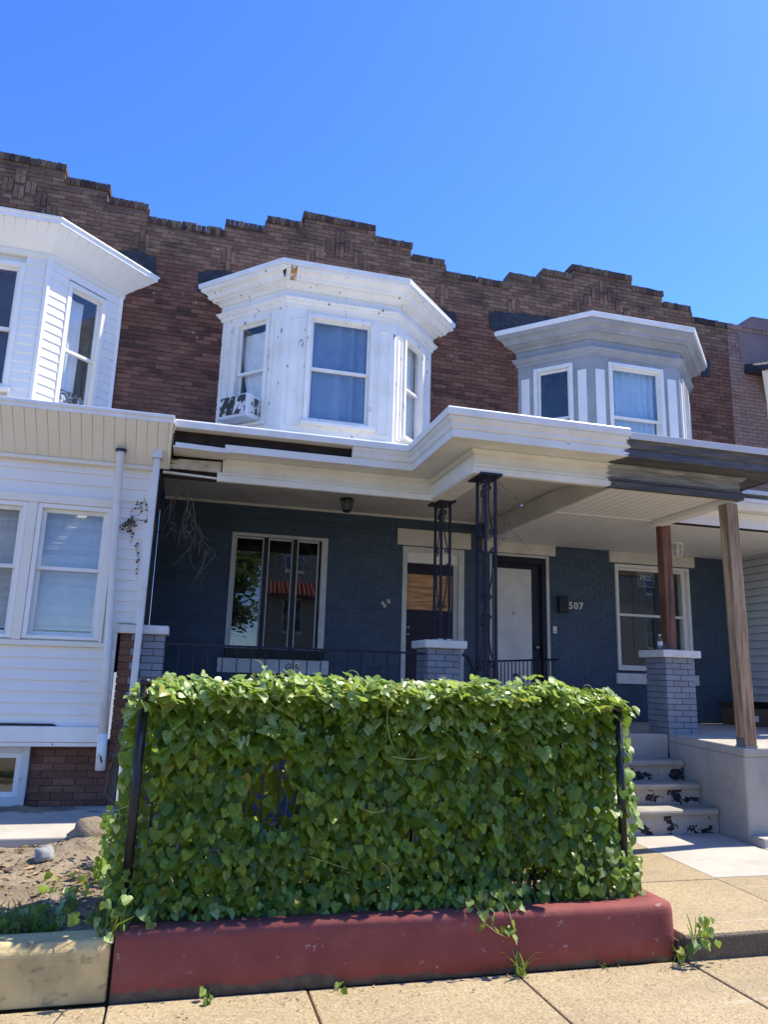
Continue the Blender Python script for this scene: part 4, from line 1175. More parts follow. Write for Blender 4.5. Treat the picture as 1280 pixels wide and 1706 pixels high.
# ceilings
obj('old_ceiling', MB().box(-.38, 4.258, 8.05, Y2 - .012, 4.035, 4.065), 'ceil', pr_)
obj('old_ceiling', MB().prism([(xP0 + .03, 6.73, 3.90), (4.258, 6.73, 3.90), (4.258, 8.049, 4.03), (xP0 + .03, 8.049, 4.03)], [(xP0 + .03, 6.73, 3.93), (4.258, 6.73, 3.93), (4.258, 8.049, 4.06), (xP0 + .03, 8.049, 4.06)]), 'ceil', pr_)
obj('ceiling_trim', MB().box(-.38, 4.15, Y2 - .04, Y2 - .014, 4.0, 4.034), 'strip', pr_)
obj('ceiling_edge', MB().box(4.262, 4.285, 6.73, Y2 - .014, 3.765, 4.03), 'strip', pr_)
for (ya, yb) in ((6.73, 8.06), (8.10, Y2 - .012)):
    x = 4.287
    xe = 5.80 if ya < 7 else 8.62
    mb = MB()
    while x < xe - .01:
        mb.prism([(x + .007, ya, 3.766), (min(x + .105, xe), ya, 3.766), (min(x + .109, xe), ya, 3.78), (x + .001, ya, 3.78)], [(x + .007, yb, 3.766), (min(x + .105, xe), yb, 3.766), (min(x + .109, xe), yb, 3.78), (x + .001, yb, 3.78)])
        x += .112
    obj('soffit_planks', mb, 'soffv', pr_, kind='stuff')
    obj('soffit_backing', MB().box(4.287, xe, ya, yb, 3.779, 3.8), 'darkwood', pr_)
obj('soffit_joint', MB().box(4.287, 8.62, 8.061, 8.099, 3.758, 3.79), 'soffv', pr_)
obj('end_beam', MB().box(5.66, 5.80, 6.74, 8.06, 3.70, 3.764), 'soffv', pr_, bev=.004)
obj('pier_beam', MB().box(2.64, 2.9, 6.75, 8.0, 3.75, 3.9), 'cream', pr_)
# cornice past the portico
p2 = [(5.86, 8.04), (8.9, 8.04)]
sw_('rear_frieze', p2, [(-.05, 3.768), (.0, 3.768), (.0, 3.90), (.06, 3.93), (.08, 3.95), (-.05, 3.95)], 'soffv')
sw_('rear_cornice', p2, [(-.05, 3.951), (.20, 3.96), (.22, 3.99), (.25, 4.02), (.25, 4.05), (-.05, 4.06)], 'soffv')
sw_('rear_flashing', p2, [(-.05, 4.061), (.27, 4.051), (.275, 4.10), (-.05, 4.11)], 'flash')
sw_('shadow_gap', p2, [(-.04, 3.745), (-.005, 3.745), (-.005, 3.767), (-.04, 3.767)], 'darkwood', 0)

# lamps (unlit)
lp = thing('porch_lantern', (1.97, 9.45, 4.03), 'small black ceiling lantern above the triple window', 'lantern')
obj('lantern_top', MB().lathe((1.97, 9.45, 3.9), [(0, .134), (.085, .13), (.09, .11), (.085, .1), (0, .1)], 6), 'black', lp)
obj('lantern_glass', MB().lathe((1.97, 9.45, 3.9), [(.075, .1), (.06, -.03), (.055, -.03), (.07, .1)], 6), 'bottle', lp)
obj('lantern_base', MB().lathe((1.97, 9.45, 3.9), [(0, -.06), (.045, -.055), (.065, -.03), (0, -.025)], 6), 'black', lp)
for k in range(6):
    a = k * pi / 3
    obj('lantern_rib', MB().tube([(1.97 + .084 * cos(a), 9.45 + .084 * sin(a), 4.0), (1.97 + .062 * cos(a), 9.45 + .062 * sin(a), 3.87)], .006, 4), 'black', lp)
lp = thing('porch_lantern', (6.9, 9.3, 3.768), 'white caged ceiling light behind the dark red post', 'lantern')
obj('lantern_base', MB().lathe((6.9, 9.3, 3.7), [(0, .067), (.09, .065), (.095, .045), (0, .04)], 12), 'wframe', lp)
obj('lantern_bulb', MB().lathe((6.9, 9.3, 3.62), [(0, -.04), (.03, -.03), (.042, .01), (.03, .06), (.02, .12)], 10), 'cap', lp, smooth=True)
for k in range(6):
    a = k * pi / 3
    obj('cage_wire', MB().tube([(6.9 + .09 * cos(a), 9.3 + .09 * sin(a), 3.745), (6.9 + .095 * cos(a), 9.3 + .095 * sin(a), 3.66), (6.9 + .06 * cos(a), 9.3 + .06 * sin(a), 3.57)], .006, 4), 'wframe', lp)
for zz, rr_ in ((3.66, .095), (3.57, .06)):
    obj('cage_ring', MB().tube([(6.9 + rr_ * cos(k * pi / 8), 9.3 + rr_ * sin(k * pi / 8), zz) for k in range(17)], .006, 4), 'wframe', lp)

# ------------------------------------------------------------------ neighbour's enclosed porch
EN = obj('porch_enclosure', slab_holes(-5.0, -.472, 1.05, 3.85, [(-.625, -.4, 1.0, 2.18), (-2.33, -1.585, 2.0, 3.335), (-1.495, -.795, 2.0, 3.335)], 7.93, 8.0), 'vinyl', HA)
def lap(x0, x1, z0, z1, ex, par, y=7.93):
    z = z0
    while z < z1 - .01:
        zt = min(z + ex, z1)
        obj('siding_board', MB().prism([(x0, y - .022, z), (x1, y - .022, z), (x1, y + .01, z), (x0, y + .01, z)], [(x0, y - .006, zt + .003), (x1, y - .006, zt + .003), (x1, y + .01, zt + .003), (x0, y + .01, zt + .003)]), 'vinyl', par)
        z += ex
lap(-5.0, -.625, 1.19, 1.93, .106, EN)
lap(-5.0, -.475, 3.43, 3.80, .125, EN)
lap(-.76, -.475, 2.19, 3.40, .106, EN)
lap(-.76, -.625, 1.98, 2.19, .106, EN)
obj('window_header', MB().box(-3.4, -.77, 7.875, 7.93, 3.337, 3.425), 'creamv', EN, bev=.004)
obj('window_apron', MB().box(-3.4, -.70, 7.88, 7.93, 1.935, 1.985), 'creamv', EN, bev=.004)
obj('mullion', MB().box(-1.583, -1.497, 7.88, 7.935, 1.987, 3.336), 'creamv', EN, bev=.004)
obj('side_casing', MB().box(-.795, -.765, 7.885, 7.93, 1.987, 3.336), 'vinyl', EN)
obj('corner_trim', MB().box(-.475, -.43, 7.9, 8.0, 2.18, 3.80), 'vinyl', EN)
obj('skirt_board', MB().box(-5, -.645, 7.862, 7.93, 1.045, 1.188), 'white', EN, bev=.006)
obj('skirt_lip', MB().box(-5, -.665, 7.875, 7.94, 1.005, 1.042), 'white', EN, bev=.004)
obj('dark_gap_strip', MB().prism([(-5, 7.89, 1.192), (-1.08, 7.89, 1.192), (-1.08, 7.9, 1.192), (-5, 7.9, 1.192)], [(-5, 7.89, 1.222), (-1.12, 7.89, 1.212), (-1.12, 7.9, 1.212), (-5, 7.9, 1.222)]), 'black', EN)
for x0, w, lbl in ((-1.495, .70, 'white slat blind in the porch window beside the downspout'), (-2.33, .745, 'white slat blind in the porch window at the picture edge')):
    T = frame((x0, 7.915), (1, 0))
    window(HA, T, w, 2.0, 3.335, 'vinyl', 'wframe', 'glass', fwid=.045, meet=.52, stool=False, lift=.0)
    bl = thing('window_blind', (x0 + w / 2, 8.04, 2.1), lbl, 'blind', 'porch window blinds')
    z = 2.12
    me = MB(Matrix.Rotation(1.1, 4, 'X')).box(-w / 2 + .06, w / 2 - .06, -.0125, .0125, -.0006, .0006).mesh('slat')
    me.materials.append(MT['blind'])
    while z < 3.28:
        inst('slat', me, (x0 + w / 2, 8.055, z), bl, (R.uniform(-.12, .12), R.uniform(-.003, .003), 0))
        z += .0215
    obj('bottom_bar', MB().box(x0 + .06, x0 + w - .06, 8.04, 8.065, 2.095, 2.11), 'blind', bl)
    for k in (.3, .72):
        obj('cord', MB().tube([(x0 + w * k, 8.04, 2.1), (x0 + w * k, 8.04, 3.28)], .002, 4), 'blind', bl)
room(HA, frame((-2.4, 8.0), (1, 0)), 1.7, 2.0, 3.4, 1.2)
# leaning fascia of cream panels
obj('fascia_backing', MB().prism([(-5, 7.90, 3.80), (-.30, 7.90, 3.80), (-.30, 7.90, 4.20), (-5, 7.90, 4.20)], [(-5, 7.88, 3.80), (-.30, 7.88, 3.80), (-.30, 7.50, 4.165), (-5, 7.50, 4.165)]), 'creamv', HA)
x = -.305
while x > -3.6:
    a, b = x - .101, x - .003
    obj('fascia_panel', MB().prism([(a, 7.87, 3.805), (b, 7.87, 3.805), (b, 7.90, 3.805), (a, 7.90, 3.805)], [(a, 7.475, 4.172), (b, 7.475, 4.172), (b, 7.505, 4.172), (a, 7.505, 4.172)]), 'creamv', HA)
    x -= .104
obj('fascia_trim', MB().box(-5, -.43, 7.845, 7.92, 3.765, 3.803), 'creamv', HA, bev=.004)
obj('fascia_end_cap', MB().prism([(-.302, 7.47, 4.17), (-.302, 7.87, 3.80), (-.302, 7.9, 3.80), (-.302, 7.9, 4.17)], [(-.265, 7.46, 4.17), (-.275, 7.80, 3.84), (-.275, 7.9, 3.80), (-.265, 7.9, 4.17)]), 'creamv', HA)
obj('roof_flashing', MB().sweep([(-5, 7.47), (-.255, 7.47)], [(-.3, 4.173), (.0, 4.173), (.004, 4.215), (.02, 4.217), (.02, 4.252), (-.3, 4.26)]), 'flash', HA, bev=.005)
obj('roof_deck', MB().prism([(-5, 7.6, 4.18), (-.45, 7.6, 4.18), (-.45, Y2 - .02, 4.66), (-5, Y2 - .02, 4.66)], [(-5, 7.6, 4.23), (-.45, 7.6, 4.23), (-.45, Y2 - .02, 4.71), (-5, Y2 - .02, 4.71)]), 'greytrim', HA)
# cellar front
cw = obj('cellar_wall', slab_holes(-5, -.5, .2, 1.05, [(-2.1, -1.30, .5, 1.0)], 8.02, 8.2), 'mortar', HA)
lay(bricks(-5.0, -.55, .44, 1.02, [(-2.1, -1.30, .5, 1.0)], ch=.0667), 8.02, .012, 'brick', cw, 60, lambda f: f[0] > -1.45)
T = frame((-2.1, 8.0), (1, 0))
cwn = obj('cellar_window', MB(T).box(0, .07, -.03, .1, .48, 1.0).box(.73, .80, -.03, .1, .48, 1.0).box(.07, .73, -.03, .1, .94, 1.0).box(.0, .80, -.04, .1, .455, .54), 'wtrim', HA, bev=.005)
obj('sash', MB(T).box(.07, .12, .01, .05, .54, .94).box(.68, .73, .01, .05, .54, .94).box(.12, .68, .01, .05, .89, .94).box(.12, .68, .01, .05, .54, .585), 'wframe', cwn)
obj('pane', MB(T).box(.12, .68, .028, .033, .585, .89), 'glassp', cwn)
room(HA, frame((-2.1, 8.0), (1, 0)), .8, .55, .95, .8)
# downspouts
ds = obj('downspout', MB().tube([(-.755, 7.70, 3.90), (-.757, 7.72, 3.86), (-.75, 7.80, 3.4), (-.69, 7.82, 1.9), (-.655, 7.82, 1.12)], .038, 12), 'pipe', HA, smooth=True)
obj('downspout_boot', MB().tube([(-.655, 7.82, 1.13), (-.645, 7.82, .80)], .047, 12), 'white', ds, smooth=True)
obj('drain_hole', MB().lathe((-.755, 7.70, 3.90), [(0, -.01), (.055, -.01), (.055, .012), (0, .012)], 12), 'black', ds)
ds = obj('downspout', MB().prism([(-.43, 7.70, 3.86), (-.365, 7.70, 3.86), (-.365, 7.76, 3.86), (-.43, 7.76, 3.86)], [(-.46, 7.80, .5), (-.395, 7.80, .5), (-.395, 7.86, .5), (-.46, 7.86, .5)]), 'pipe', HA, bev=.012)
obj('outlet', MB().prism([(-.45, 7.68, 3.86), (-.35, 7.68, 3.86), (-.35, 7.79, 3.86), (-.45, 7.79, 3.86)], [(-.43, 7.72, 3.97), (-.36, 7.72, 3.97), (-.36, 7.8, 3.97), (-.43, 7.8, 3.97)]), 'pipe', ds)

# dry vines
def creeper(name, label, starts, steps, m, r=.004, bias=(0, 0, -.04), wob=.03, branch=.1, leaves=0, parent=None, ydrift=0):
    mb = MB()
    todo = [(Vector(s), Vector(bias), steps) for s in starts]
    while todo:
        p, d, n = todo.pop()
        pts = [p.copy()]
        for i in range(n):
            d = d * .75 + Vector(bias) * .25 + Vector((R.uniform(-1, 1), R.uniform(-1, 1) * ydrift, R.uniform(-1, 1))) * wob
            p = p + d
            pts.append(p.copy())
            if R.random() < branch and n > 4:
                todo.append((p.copy(), Vector((R.uniform(-1, 1) * .04, 0, R.uniform(-1, .6) * .04)), n // 2))
            for _ in range(leaves):
                if R.random() < .8:
                    c = p + Vector((R.uniform(-.02, .02), -.01, R.uniform(-.02, .02)))
                    s = R.uniform(.006, .016)
                    mb.add([c + Vector((-s, 0, 0)), c + Vector((0, -s, s)), c + Vector((s, 0, .3 * s)), c + Vector((0, -s * .4, -s))], [(0, 1, 2, 3)])
        mb.tube(pts, r, 4, r * .4)
    return obj(name, mb, m, label=label, cat='vine')
creeper('dead_vine', 'dead brown vine hanging at the dark end of the blue porch', [(-.17, 8.15, 3.75), (-.15, 8.16, 3.72), (-.19, 8.14, 3.7)], 17, 'dryvine', .0055, (.002, 0, -.05), .024, .2, ydrift=.3)
creeper('dry_creeper', 'dry brown creeper clinging to the white siding by the downspout', [(-.50, 7.885, 3.47), (-.56, 7.885, 3.42), (-.60, 7.885, 3.2), (-.53, 7.885, 3.0)], 12, 'dryvine', .004, (-.004, 0, -.022), .02, .12, leaves=1)
creeper('dry_tendrils', 'tangle of dry tendrils caught on the taller iron column', [(2.93, 6.68, 3.7), (2.95, 6.70, 3.66), (2.92, 6.66, 3.6), (2.9, 6.66, 3.3), (2.94, 6.68, 3.5)], 16, 'dryvine', .0028, (.003, 0, -.022), .022, .14, ydrift=.5)

# ------------------------------------------------------------------ fence and vine hedge
FY = 5.10
fn = thing('metal_fence', (1.5, FY, .3), 'black metal garden fence buried in the heart leaved vine', 'fence')
for x, zt in ((-.195, 1.665), (3.10, 1.56)):
    obj('post', MB().tube([(x, FY - .16, .30), (x, FY - .15, zt)], .03, 12), 'black', fn, smooth=True)
    obj('post_cap', MB().lathe((x, FY - .15, zt), [(.036, -.02), (.036, .012), (.02, .025), (0, .028)], 12), 'black', fn, smooth=True)
for z in (1.60, .42):
    obj('rail', MB().box(-.2, 3.16, FY - .015, FY + .015, z - .02, z + .02), 'black', fn)
for k in range(1, 30):
    x = -.205 + k * .1123
    obj('picket', MB().box(x - .008, x + .008, FY - .008, FY + .008, .3, 1.60), 'black', fn)

HALF = [(.0, .0), (.15, .13), (.36, .14), (.50, -.02), (.51, -.25), (.40, -.52), (.22, -.78)]
def leaf_mesh(fold=.16, curl=.16):
    vs, fs = [], []
    mid = [(0, 0), (0, -.36), (0, -.72), (0, -1.02)]
    zf = lambda x, y: fold * abs(x) - curl * (y + .35) ** 2 + .02 * sin(9 * y)
    for x, y in mid:
        vs.append((x, y, zf(x, y)))
    for s in (1, -1):
        b = len(vs)
        for x, y in HALF[1:]:
            vs.append((x * s, y, zf(x, y)))
        o = [b + i for i in range(6)]
        f = [(0, o[0], o[1]), (0, o[1], o[2]), (0, o[2], o[3], 1), (1, o[3], o[4], 2), (2, o[4], o[5]), (2, o[5], 3)]
        fs += f if s < 0 else [tuple(reversed(q)) for q in f]
    return vs, fs
LEAVES = [leaf_mesh(.16, .16), leaf_mesh(.34, .25), leaf_mesh(-.12, .3), leaf_mesh(.05, .08)]
LMESH = []
for vs, fs in LEAVES:
    for mm in ('leaf', 'leaf_sunlit'):
        me = bpy.data.meshes.new('leaf')
        me.from_pydata(vs, [], fs)
        me.polygons.foreach_set('use_smooth', [True] * len(me.polygons))
        me.materials.append(MT[mm])
        LMESH.append(me)
def leaf_mtx(p, nrm, tip, s):
    z = Vector(nrm).normalized()
    y = -Vector(tip)
    y = (y - z * y.dot(z)).normalized()
    x = y.cross(z) * R.uniform(.78, 1.14)
    return Matrix(((x.x * s, y.x * s, z.x * s, p[0]), (x.y * s, y.y * s, z.y * s, p[1]), (x.z * s, y.z * s, z.z * s, p[2]), (0, 0, 0, 1)))
def front_y(x, z):
    h = min(1, max(0, (z - .33) / 1.4))
    t = .03 + .215 * (1 - h) ** .75 + .05 * mnoise.noise((x * 1.7, z * 1.7, 4)) + .04 * mnoise.noise((x * 5, z * 5, 1))
    return FY - t
def top_z(x):
    return 1.69 + .06 * mnoise.noise((x * 2.2, 1, 7)) + .04 * mnoise.noise((x * 7, 3, 7)) - .05 * max(0, min(1, (x - 2.6))) - .09 * max(0, min(1, (.05 - x) / .3))
hedge = thing('vine_hedge', (1.55, FY - .1, .33), 'dense heart leaved vine smothering the front garden fence', 'hedge')
items = []                                                  # (matrix, variant, bright, size rank)
def gap(x, z):
    g = mnoise.noise((x * 2.3, z * 2.6, 11))
    return g > .43 - (.10 if (1.3 < x < 3.1 and z < .95) else 0)
def leaf_at(x, z, depth, smin, smax, bright=0, nz=None):
    y = front_y(x, z) + depth
    if (abs(x + .195) < .075 and z > .62 or abs(x - 3.10) < .06 and .5 < z < 1.45) and y < FY - .06 and R.random() < .85:
        return
    n = Vector((R.gauss(.05, .5), -1, R.gauss(.55, .42) if nz is None else nz))
    t = Vector((R.gauss(0, .35), R.gauss(-.1, .2), -1))
    s = R.uniform(smin, smax) * min(1.5, math.exp(R.gauss(-.04, .24)))
    items.append((leaf_mtx((x, y, z), n, t, s), R.choice((0, 0, 0, 1, 2, 3)), bright, s * (2 if depth < .03 else .1)))
for layer, (dep, sp) in enumerate(((0, .046), (.045, .048), (.10, .056), (.19, .08), (.38, .095))):
    z = .34
    while z < 1.72:
        x = -.26
        while x < 3.15:
            xx, zz = x + R.uniform(-.03, .03), z + R.uniform(-.03, .03)
            if not (layer < 3 and gap(xx, zz)) and zz < top_z(xx) and not (layer == 0 and R.random() < .14):
                k = min(1, max(0, (zz - .35) / .7))
                edge = xx < -.12
                lo, hi = (.030 + .019 * k, .049 + .034 * k) if not edge else (.03, .055)
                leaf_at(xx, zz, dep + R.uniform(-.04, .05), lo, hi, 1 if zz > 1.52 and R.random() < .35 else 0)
            x += sp * (1 if z > .7 else .8)
        z += sp * (1 if z > .7 else .8)
for i in range(1900):                                       # tangle along the top, mostly in the leaf colour painted sunlit
    x = R.uniform(-.27, 3.16)
    y = R.uniform(FY - .27, FY + .32)
    z = top_z(x) - .5 * abs(y - FY) * .5 + R.gauss(0, .03)
    n = Vector((R.gauss(.35, .5), R.gauss(-.35, .5), 1))
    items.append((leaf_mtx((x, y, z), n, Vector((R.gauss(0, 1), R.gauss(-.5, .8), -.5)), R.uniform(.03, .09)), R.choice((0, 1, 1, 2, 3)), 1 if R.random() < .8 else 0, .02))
for i in range(1100):                                        # upper front leaves tilted to the sun, more painted sunlit towards the top
    x = R.uniform(-.26, 3.15)
    z = R.uniform(1.25, 1.66)
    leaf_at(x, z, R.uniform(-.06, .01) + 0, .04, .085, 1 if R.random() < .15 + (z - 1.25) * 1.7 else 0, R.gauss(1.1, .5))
def spill(x0, x1, z0, z1, n, y0, y1, s0=.04, s1=.075):
    for i in range(n):
        x, z = R.uniform(x0, x1), R.uniform(z0, z1)
        nn = Vector((R.gauss(0, .5), -1, R.gauss(.6, .4)))
        items.append((leaf_mtx((x, R.uniform(y0, y1), z), nn, Vector((R.gauss(0, .4), -.2, -1)), R.uniform(s0, s1)), R.choice((0, 1, 2, 3)), 1 if R.random() < .3 else 0, .02))
spill(-.1, 3.1, .33, .45, 230, 4.80, 4.95)
spill(1.82, 2.2, .31, .46, 80, 4.66, 4.85, .03, .06)
spill(1.9, 2.12, .24, .33, 9, 4.61, 4.66, .03, .055)
spill(2.1, 2.13, .2, .22, 1, 4.61, 4.64, .05, .06)
spill(2.75, 3.2, .34, .66, 300, 4.80, 5.2, .03, .065)
spill(3.1, 3.22, .4, 1.62, 220, 4.92, 5.3, .04, .09)
spill(-.31, -.18, .35, 1.5, 420, 4.95, 5.4, .02, .055)
spill(-.42, -.2, .36, .75, 130, 5.5, 6.2, .04, .08)
spill(-.75, -.25, .335, .40, 40, 5.0, 5.9, .03, .065)
spill(-1.2, -.3, .33, .38, 40, 4.86, 5.1, .03, .055)
for i in range(700):                                        # the garden side of the hedge
    x, z = R.uniform(-.25, 3.12), R.uniform(.4, 1.7)
    items.append((leaf_mtx((x, FY + .1 + R.uniform(0, .25), z), Vector((R.gauss(0, .4), 1, R.gauss(.4, .3))), Vector((R.gauss(0, .3), .1, -1)), R.uniform(.06, .11)), R.choice((0, 1, 3)), 0, .01))
items.sort(key=lambda q: -q[3])
for m_, v, b, _ in items[:300]:
    o = bpy.data.objects.new('leaf', LMESH[v * 2 + b])
    o.matrix_local = m_
    C.objects.link(o)
    o.parent = hedge
    o.matrix_parent_inverse = Matrix.Translation(-hedge.location)
for b, nm in ((0, 'leaf'), (1, 'leaf_sunlit')):
    vs, fs = [], []
    for m_, v, bb, _ in items[300:]:
        if bb == b:
            k = len(vs)
            vs += [tuple(m_ @ Vector(p)) for p in LEAVES[v][0]]
            fs += [tuple(k + i for i in f) for f in LEAVES[v][1]]
    me = bpy.data.meshes.new('foliage')
    me.from_pydata(vs, [], fs)
    me.polygons.foreach_set('use_smooth', [True] * len(me.polygons))
    obj('foliage', me, nm, hedge, kind='stuff')
st = MB()
for i in range(130):
    x = R.uniform(-.22, 3.12)
    y = FY - R.uniform(-.05, .1)
    p = Vector((x, y, .3))
    pts = [p.copy()]
    for k in range(9):
        p = p + Vector((R.gauss(0, .05), R.gauss(0, .015), R.uniform(.08, .18)))
        p.z = min(p.z, 1.7)
        pts.append(p.copy())
    st.tube(pts, R.uniform(.002, .006), 4, .0015)
obj('stems', st, 'stem', hedge, kind='stuff')
for i in range(30):                                         # pale curling shoots
    top = i < 22
    x = R.uniform(-.25, 3.12)
    if top:
        p = Vector((x, FY - R.uniform(-.1, .2), top_z(x) + .0))
        d = Vector((R.uniform(-.03, .03), R.uniform(-.012, .008), R.uniform(.008, .03)))
    else:
        z = R.uniform(.6, 1.6)
        p = Vector((x, front_y(x, z) - .03, z))
        d = Vector((R.uniform(-.03, .03), -.012, R.uniform(-.02, .01)))
    pts = [p.copy()]
    a = R.choice((-1, 1)) * (R.uniform(.14, .34) if top else R.uniform(.03, .12))
    for k in range(12):
        c, s_ = cos(a), sin(a)
        d = Vector((d.x * c - d.z * s_, d.y, d.x * s_ + d.z * c))
        if not top:
            d.z -= .002
        a *= R.uniform(.95, 1.2)
        p = p + d * (.5 if top else .75)
        pts.append(p.copy())
    obj('tendril', MB().tube(pts, R.uniform(.0025, .0042), 5, .0015), 'tendril', hedge, smooth=True)

for pts in ([(1.86, 4.75, .42), (1.90, 4.66, .36), (1.93, 4.625, .29), (2.0, 4.615, .24), (2.06, 4.61, .21)], [(2.08, 4.75, .42), (2.10, 4.66, .35), (2.11, 4.62, .27), (2.12, 4.615, .21)], [(1.98, 4.74, .4), (2.0, 4.65, .34), (1.97, 4.62, .26)]):
    obj('tendril', MB().tube(pts, .003, 5, .002), 'tendril', hedge, smooth=True)
# weeds and grass
def blade(mb, p, h, lean, w=.006):
    p = Vector(p)
    a = R.uniform(0, 6.3)
    s = Vector((cos(a), sin(a), 0)) * w
    l = Vector((R.gauss(0, 1), R.gauss(0, 1), 0)) * lean
    q = [p, p + Vector((0, 0, h * .5)) + l * .3, p + Vector((0, 0, h * .85)) + l * .8, p + Vector((0, 0, h * .9)) + l * 1.3]
    mb.add([q[0] - s, q[0] + s, q[1] - s * .8, q[1] + s * .8, q[2] - s * .4, q[2] + s * .4, q[3]], [(0, 1, 3, 2), (2, 3, 5, 4), (4, 5, 6)])
tw_ = MB()
for i in range(60):
    x, y = R.uniform(-2.2, -.1), R.uniform(4.95, 6.5)
    a = R.uniform(0, 6.3)
    l = R.uniform(.04, .2)
    tw_.tube([(x, y, soil_h(x, y) + .006), (x + cos(a) * l * .5, y + sin(a) * l * .5, soil_h(x, y) + R.uniform(.01, .05)), (x + cos(a + .3) * l, y + sin(a + .3) * l, soil_h(x, y) + .012)], .0028, 4, .0012)
obj('twigs', tw_, 'tendril', kind='stuff', label='dry pale twigs strewn over the bare soil', cat='twigs')
g = MB()
for i in range(2600):
    x = R.uniform(-2.6, -.1)
    y = 4.84 + abs(R.gauss(0, .15))
    if mnoise.noise((x * 3, y * 3, 2)) < -.15:
        continue
    blade(g, (x, y, soil_h(x, y)), R.uniform(.04, .13), R.uniform(.02, .09), .004)
obj('grass', g, 'grass', kind='stuff', label='rough grass growing behind the tan kerb wall', cat='grass')
def weed(x, y, z, n, h, lean, label, broad=0, spread=.03):
    t = thing('weed', (x, y, z), label, 'weed', 'weeds at the foot of the walls')
    mb = MB()
    for i in range(n):
        blade(mb, (x + R.gauss(0, spread * .5), y + R.gauss(0, .01), z), h * R.uniform(.5, 1.1), lean, .006)
    obj('blades', mb, 'grass', t)
    for i in range(broad):
        p = (x + R.gauss(0, spread), y - R.uniform(0, .08), z + R.uniform(.02, h))
        o = bpy.data.objects.new('leaf', LMESH[R.randrange(8)])
        o.matrix_local = leaf_mtx(p, (R.gauss(0, .6), -1, R.gauss(.6, .4)), (R.gauss(0, .6), -.3, -1), R.uniform(.03, .06))
        C.objects.link(o)
        o.parent = t
        o.matrix_parent_inverse = Matrix.Translation(-t.location)
weed(2.14, 4.60, 0, 16, .17, .07, 'grass tuft at the foot of the red wall below trailing leaves')
weed(3.27, 4.59, 0, 10, .13, .07, 'grass tuft at the rounded end of the red wall', 4, .04)
weed(3.42, 4.60, .08, 10, .22, .06, 'leafy weed between the red wall end and the path kerb', 22, .06)
weed(2.72, 4.61, 0, 5, .05, .03, 'tiny sprout under the red wall near its rounded end')
weed(.28, 4.62, 0, 7, .08, .04, 'small weed at the red wall below a single climbing leaf', 3, .02)
weed(1.02, 4.62, 0, 5, .05, .03, 'tiny weed in the crack between two pavement slabs', 2, .02)
weed(-.24, 4.72, .30, 22, .24, .1, 'leafy weed spilling over the joint of tan kerb and red wall', 12, .08)

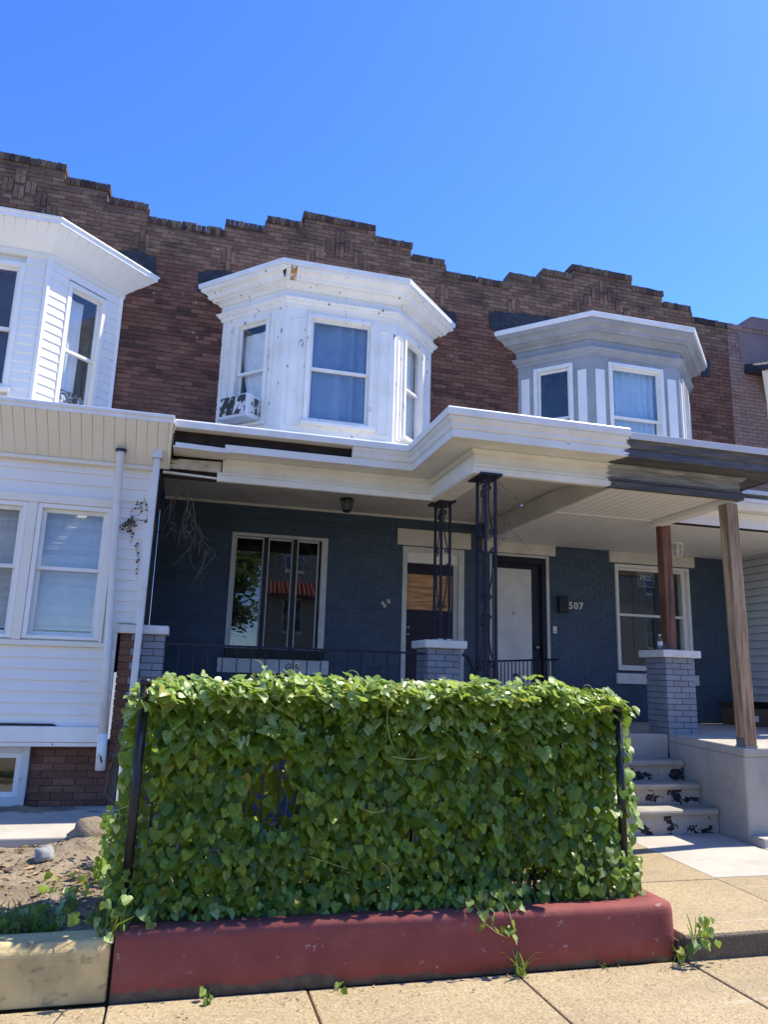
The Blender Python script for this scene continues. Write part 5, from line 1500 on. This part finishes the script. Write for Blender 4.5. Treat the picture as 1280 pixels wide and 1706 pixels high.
# ------------------------------------------------------------------ the other side of the street (seen in the window glass)
def opposite(x0, c, label):
    t = thing('opposite_house', (x0, -15, 0), label, 'house', 'houses across the street')
    x1 = x0 + 4.9
    holes = [(x0 + a, x0 + a + .95, z, z + 1.6) for z in (.9, 3.6, 6.5) for a in (.8, 3.1)]
    obj('wall', slab_holes(x0, x1, -.1, 9.4, holes, -15.4, -15), 'opp', t)
    for h in holes:
        wn = obj('window', MB().box(h[0], h[0] + .07, -15.2, -15.05, h[2], h[3]).box(h[1] - .07, h[1], -15.2, -15.05, h[2], h[3]).box(h[0], h[1], -15.2, -15.05, h[3] - .07, h[3] + .001).box(h[0], h[1], -15.2, -14.93, h[2] - .08, h[2] + .05).box(h[0], h[1], -15.2, -15.08, (h[2] + h[3]) / 2 - .03, (h[2] + h[3]) / 2 + .03), 'wframe', t)
        obj('pane', MB().box(h[0], h[1], -15.16, -15.15, h[2], h[3]), 'glassp', wn)
        obj('room', MB().box(h[0] - .1, h[1] + .1, -15.6, -15.42, h[2] - .1, h[3] + .1), 'room', wn)
    obj('cornice', MB().box(x0, x1, -15.4, -14.7, 9.0, 9.4), 'darkwood', t)
    if x0 > 9 or x0 < 0:
        return
    rf = obj('pent_roof', MB().prism([(x0, -15, 5.2), (x1, -15, 5.2), (x1, -15, 5.9), (x0, -15, 5.9)], [(x0, -14.2, 5.2), (x1, -14.2, 5.2), (x1, -14.25, 5.25), (x0, -14.25, 5.25)]), 'red_tile', t)
    me = MB().tube([(0, -14.16, 5.27), (0, -15.0, 5.96)], .09, 8).mesh('tile')
    me.materials.append(MT['red_tile'])
    for k in range(24):
        inst('tile', me, (x0 + .1 + k * .2, 0, 0), rf)
for k, lb in ((0, 'tan three storey house with tiled pent roof across the street'), (1, 'second tan house across the street mirrored in the right pane'), (2, 'third tan house across the street beyond the mirrored pair'), (3, 'fourth tan house across the street'), (4, 'fifth tan house across the street'), (5, 'sixth tan house across the street'), (-3, 'tan house across the street beyond the mirrored tree')):
    opposite(3.7 + k * 4.95, None, lb)
def tree(x, y, h, r, label, seed):
    rg = random.Random(seed)
    t = thing('street_tree', (x, y, -.1), label, 'tree', 'trees across the street')
    tr = MB().tube([(x, y, -.1), (x + .1, y, h * .3), (x - .1, y + .1, h * .62), (x, y, h * .9)], .22, 8, .06)
    for k in range(9):
        a = rg.uniform(0, 6.3)
        z = h * rg.uniform(.35, .75)
        tr.tube([(x, y, z), (x + cos(a) * r * .4, y + sin(a) * r * .4, z + r * .35), (x + cos(a) * r * .8, y + sin(a) * r * .8, z + r * .5)], .07, 6, .02)
    obj('trunk', tr, 'bark', t, smooth=True)
    mb = MB()
    cl = [(rg.gauss(0, r * .5), rg.gauss(0, r * .5), h * .68 + rg.gauss(0, h * .16)) for _ in range(38)]
    for i in range(11000):
        c = cl[i % 38]
        p = Vector((x + c[0] + rg.gauss(0, r * .16), y + c[1] + rg.gauss(0, r * .16), c[2] + rg.gauss(0, r * .15)))
        a, b = rg.uniform(0, 6.3), rg.uniform(-1, 1)
        s = rg.uniform(.1, .2)
        u = Vector((cos(a), sin(a), b * .6)) * s
        v = Vector((-sin(a), cos(a), rg.uniform(-.6, .6))) * s * .6
        mb.add([p - u, p + v, p + u, p - v], [(0, 1, 2, 3)])
    obj('crown', mb, 'treeleaf', t)
tree(1.5, -12.0, 8.5, 2.3, 'leafy street tree mirrored in the porch window', 3)
tree(7.6, -10.5, 4.8, 1.2, 'small street tree mirrored in the right window pane', 5)
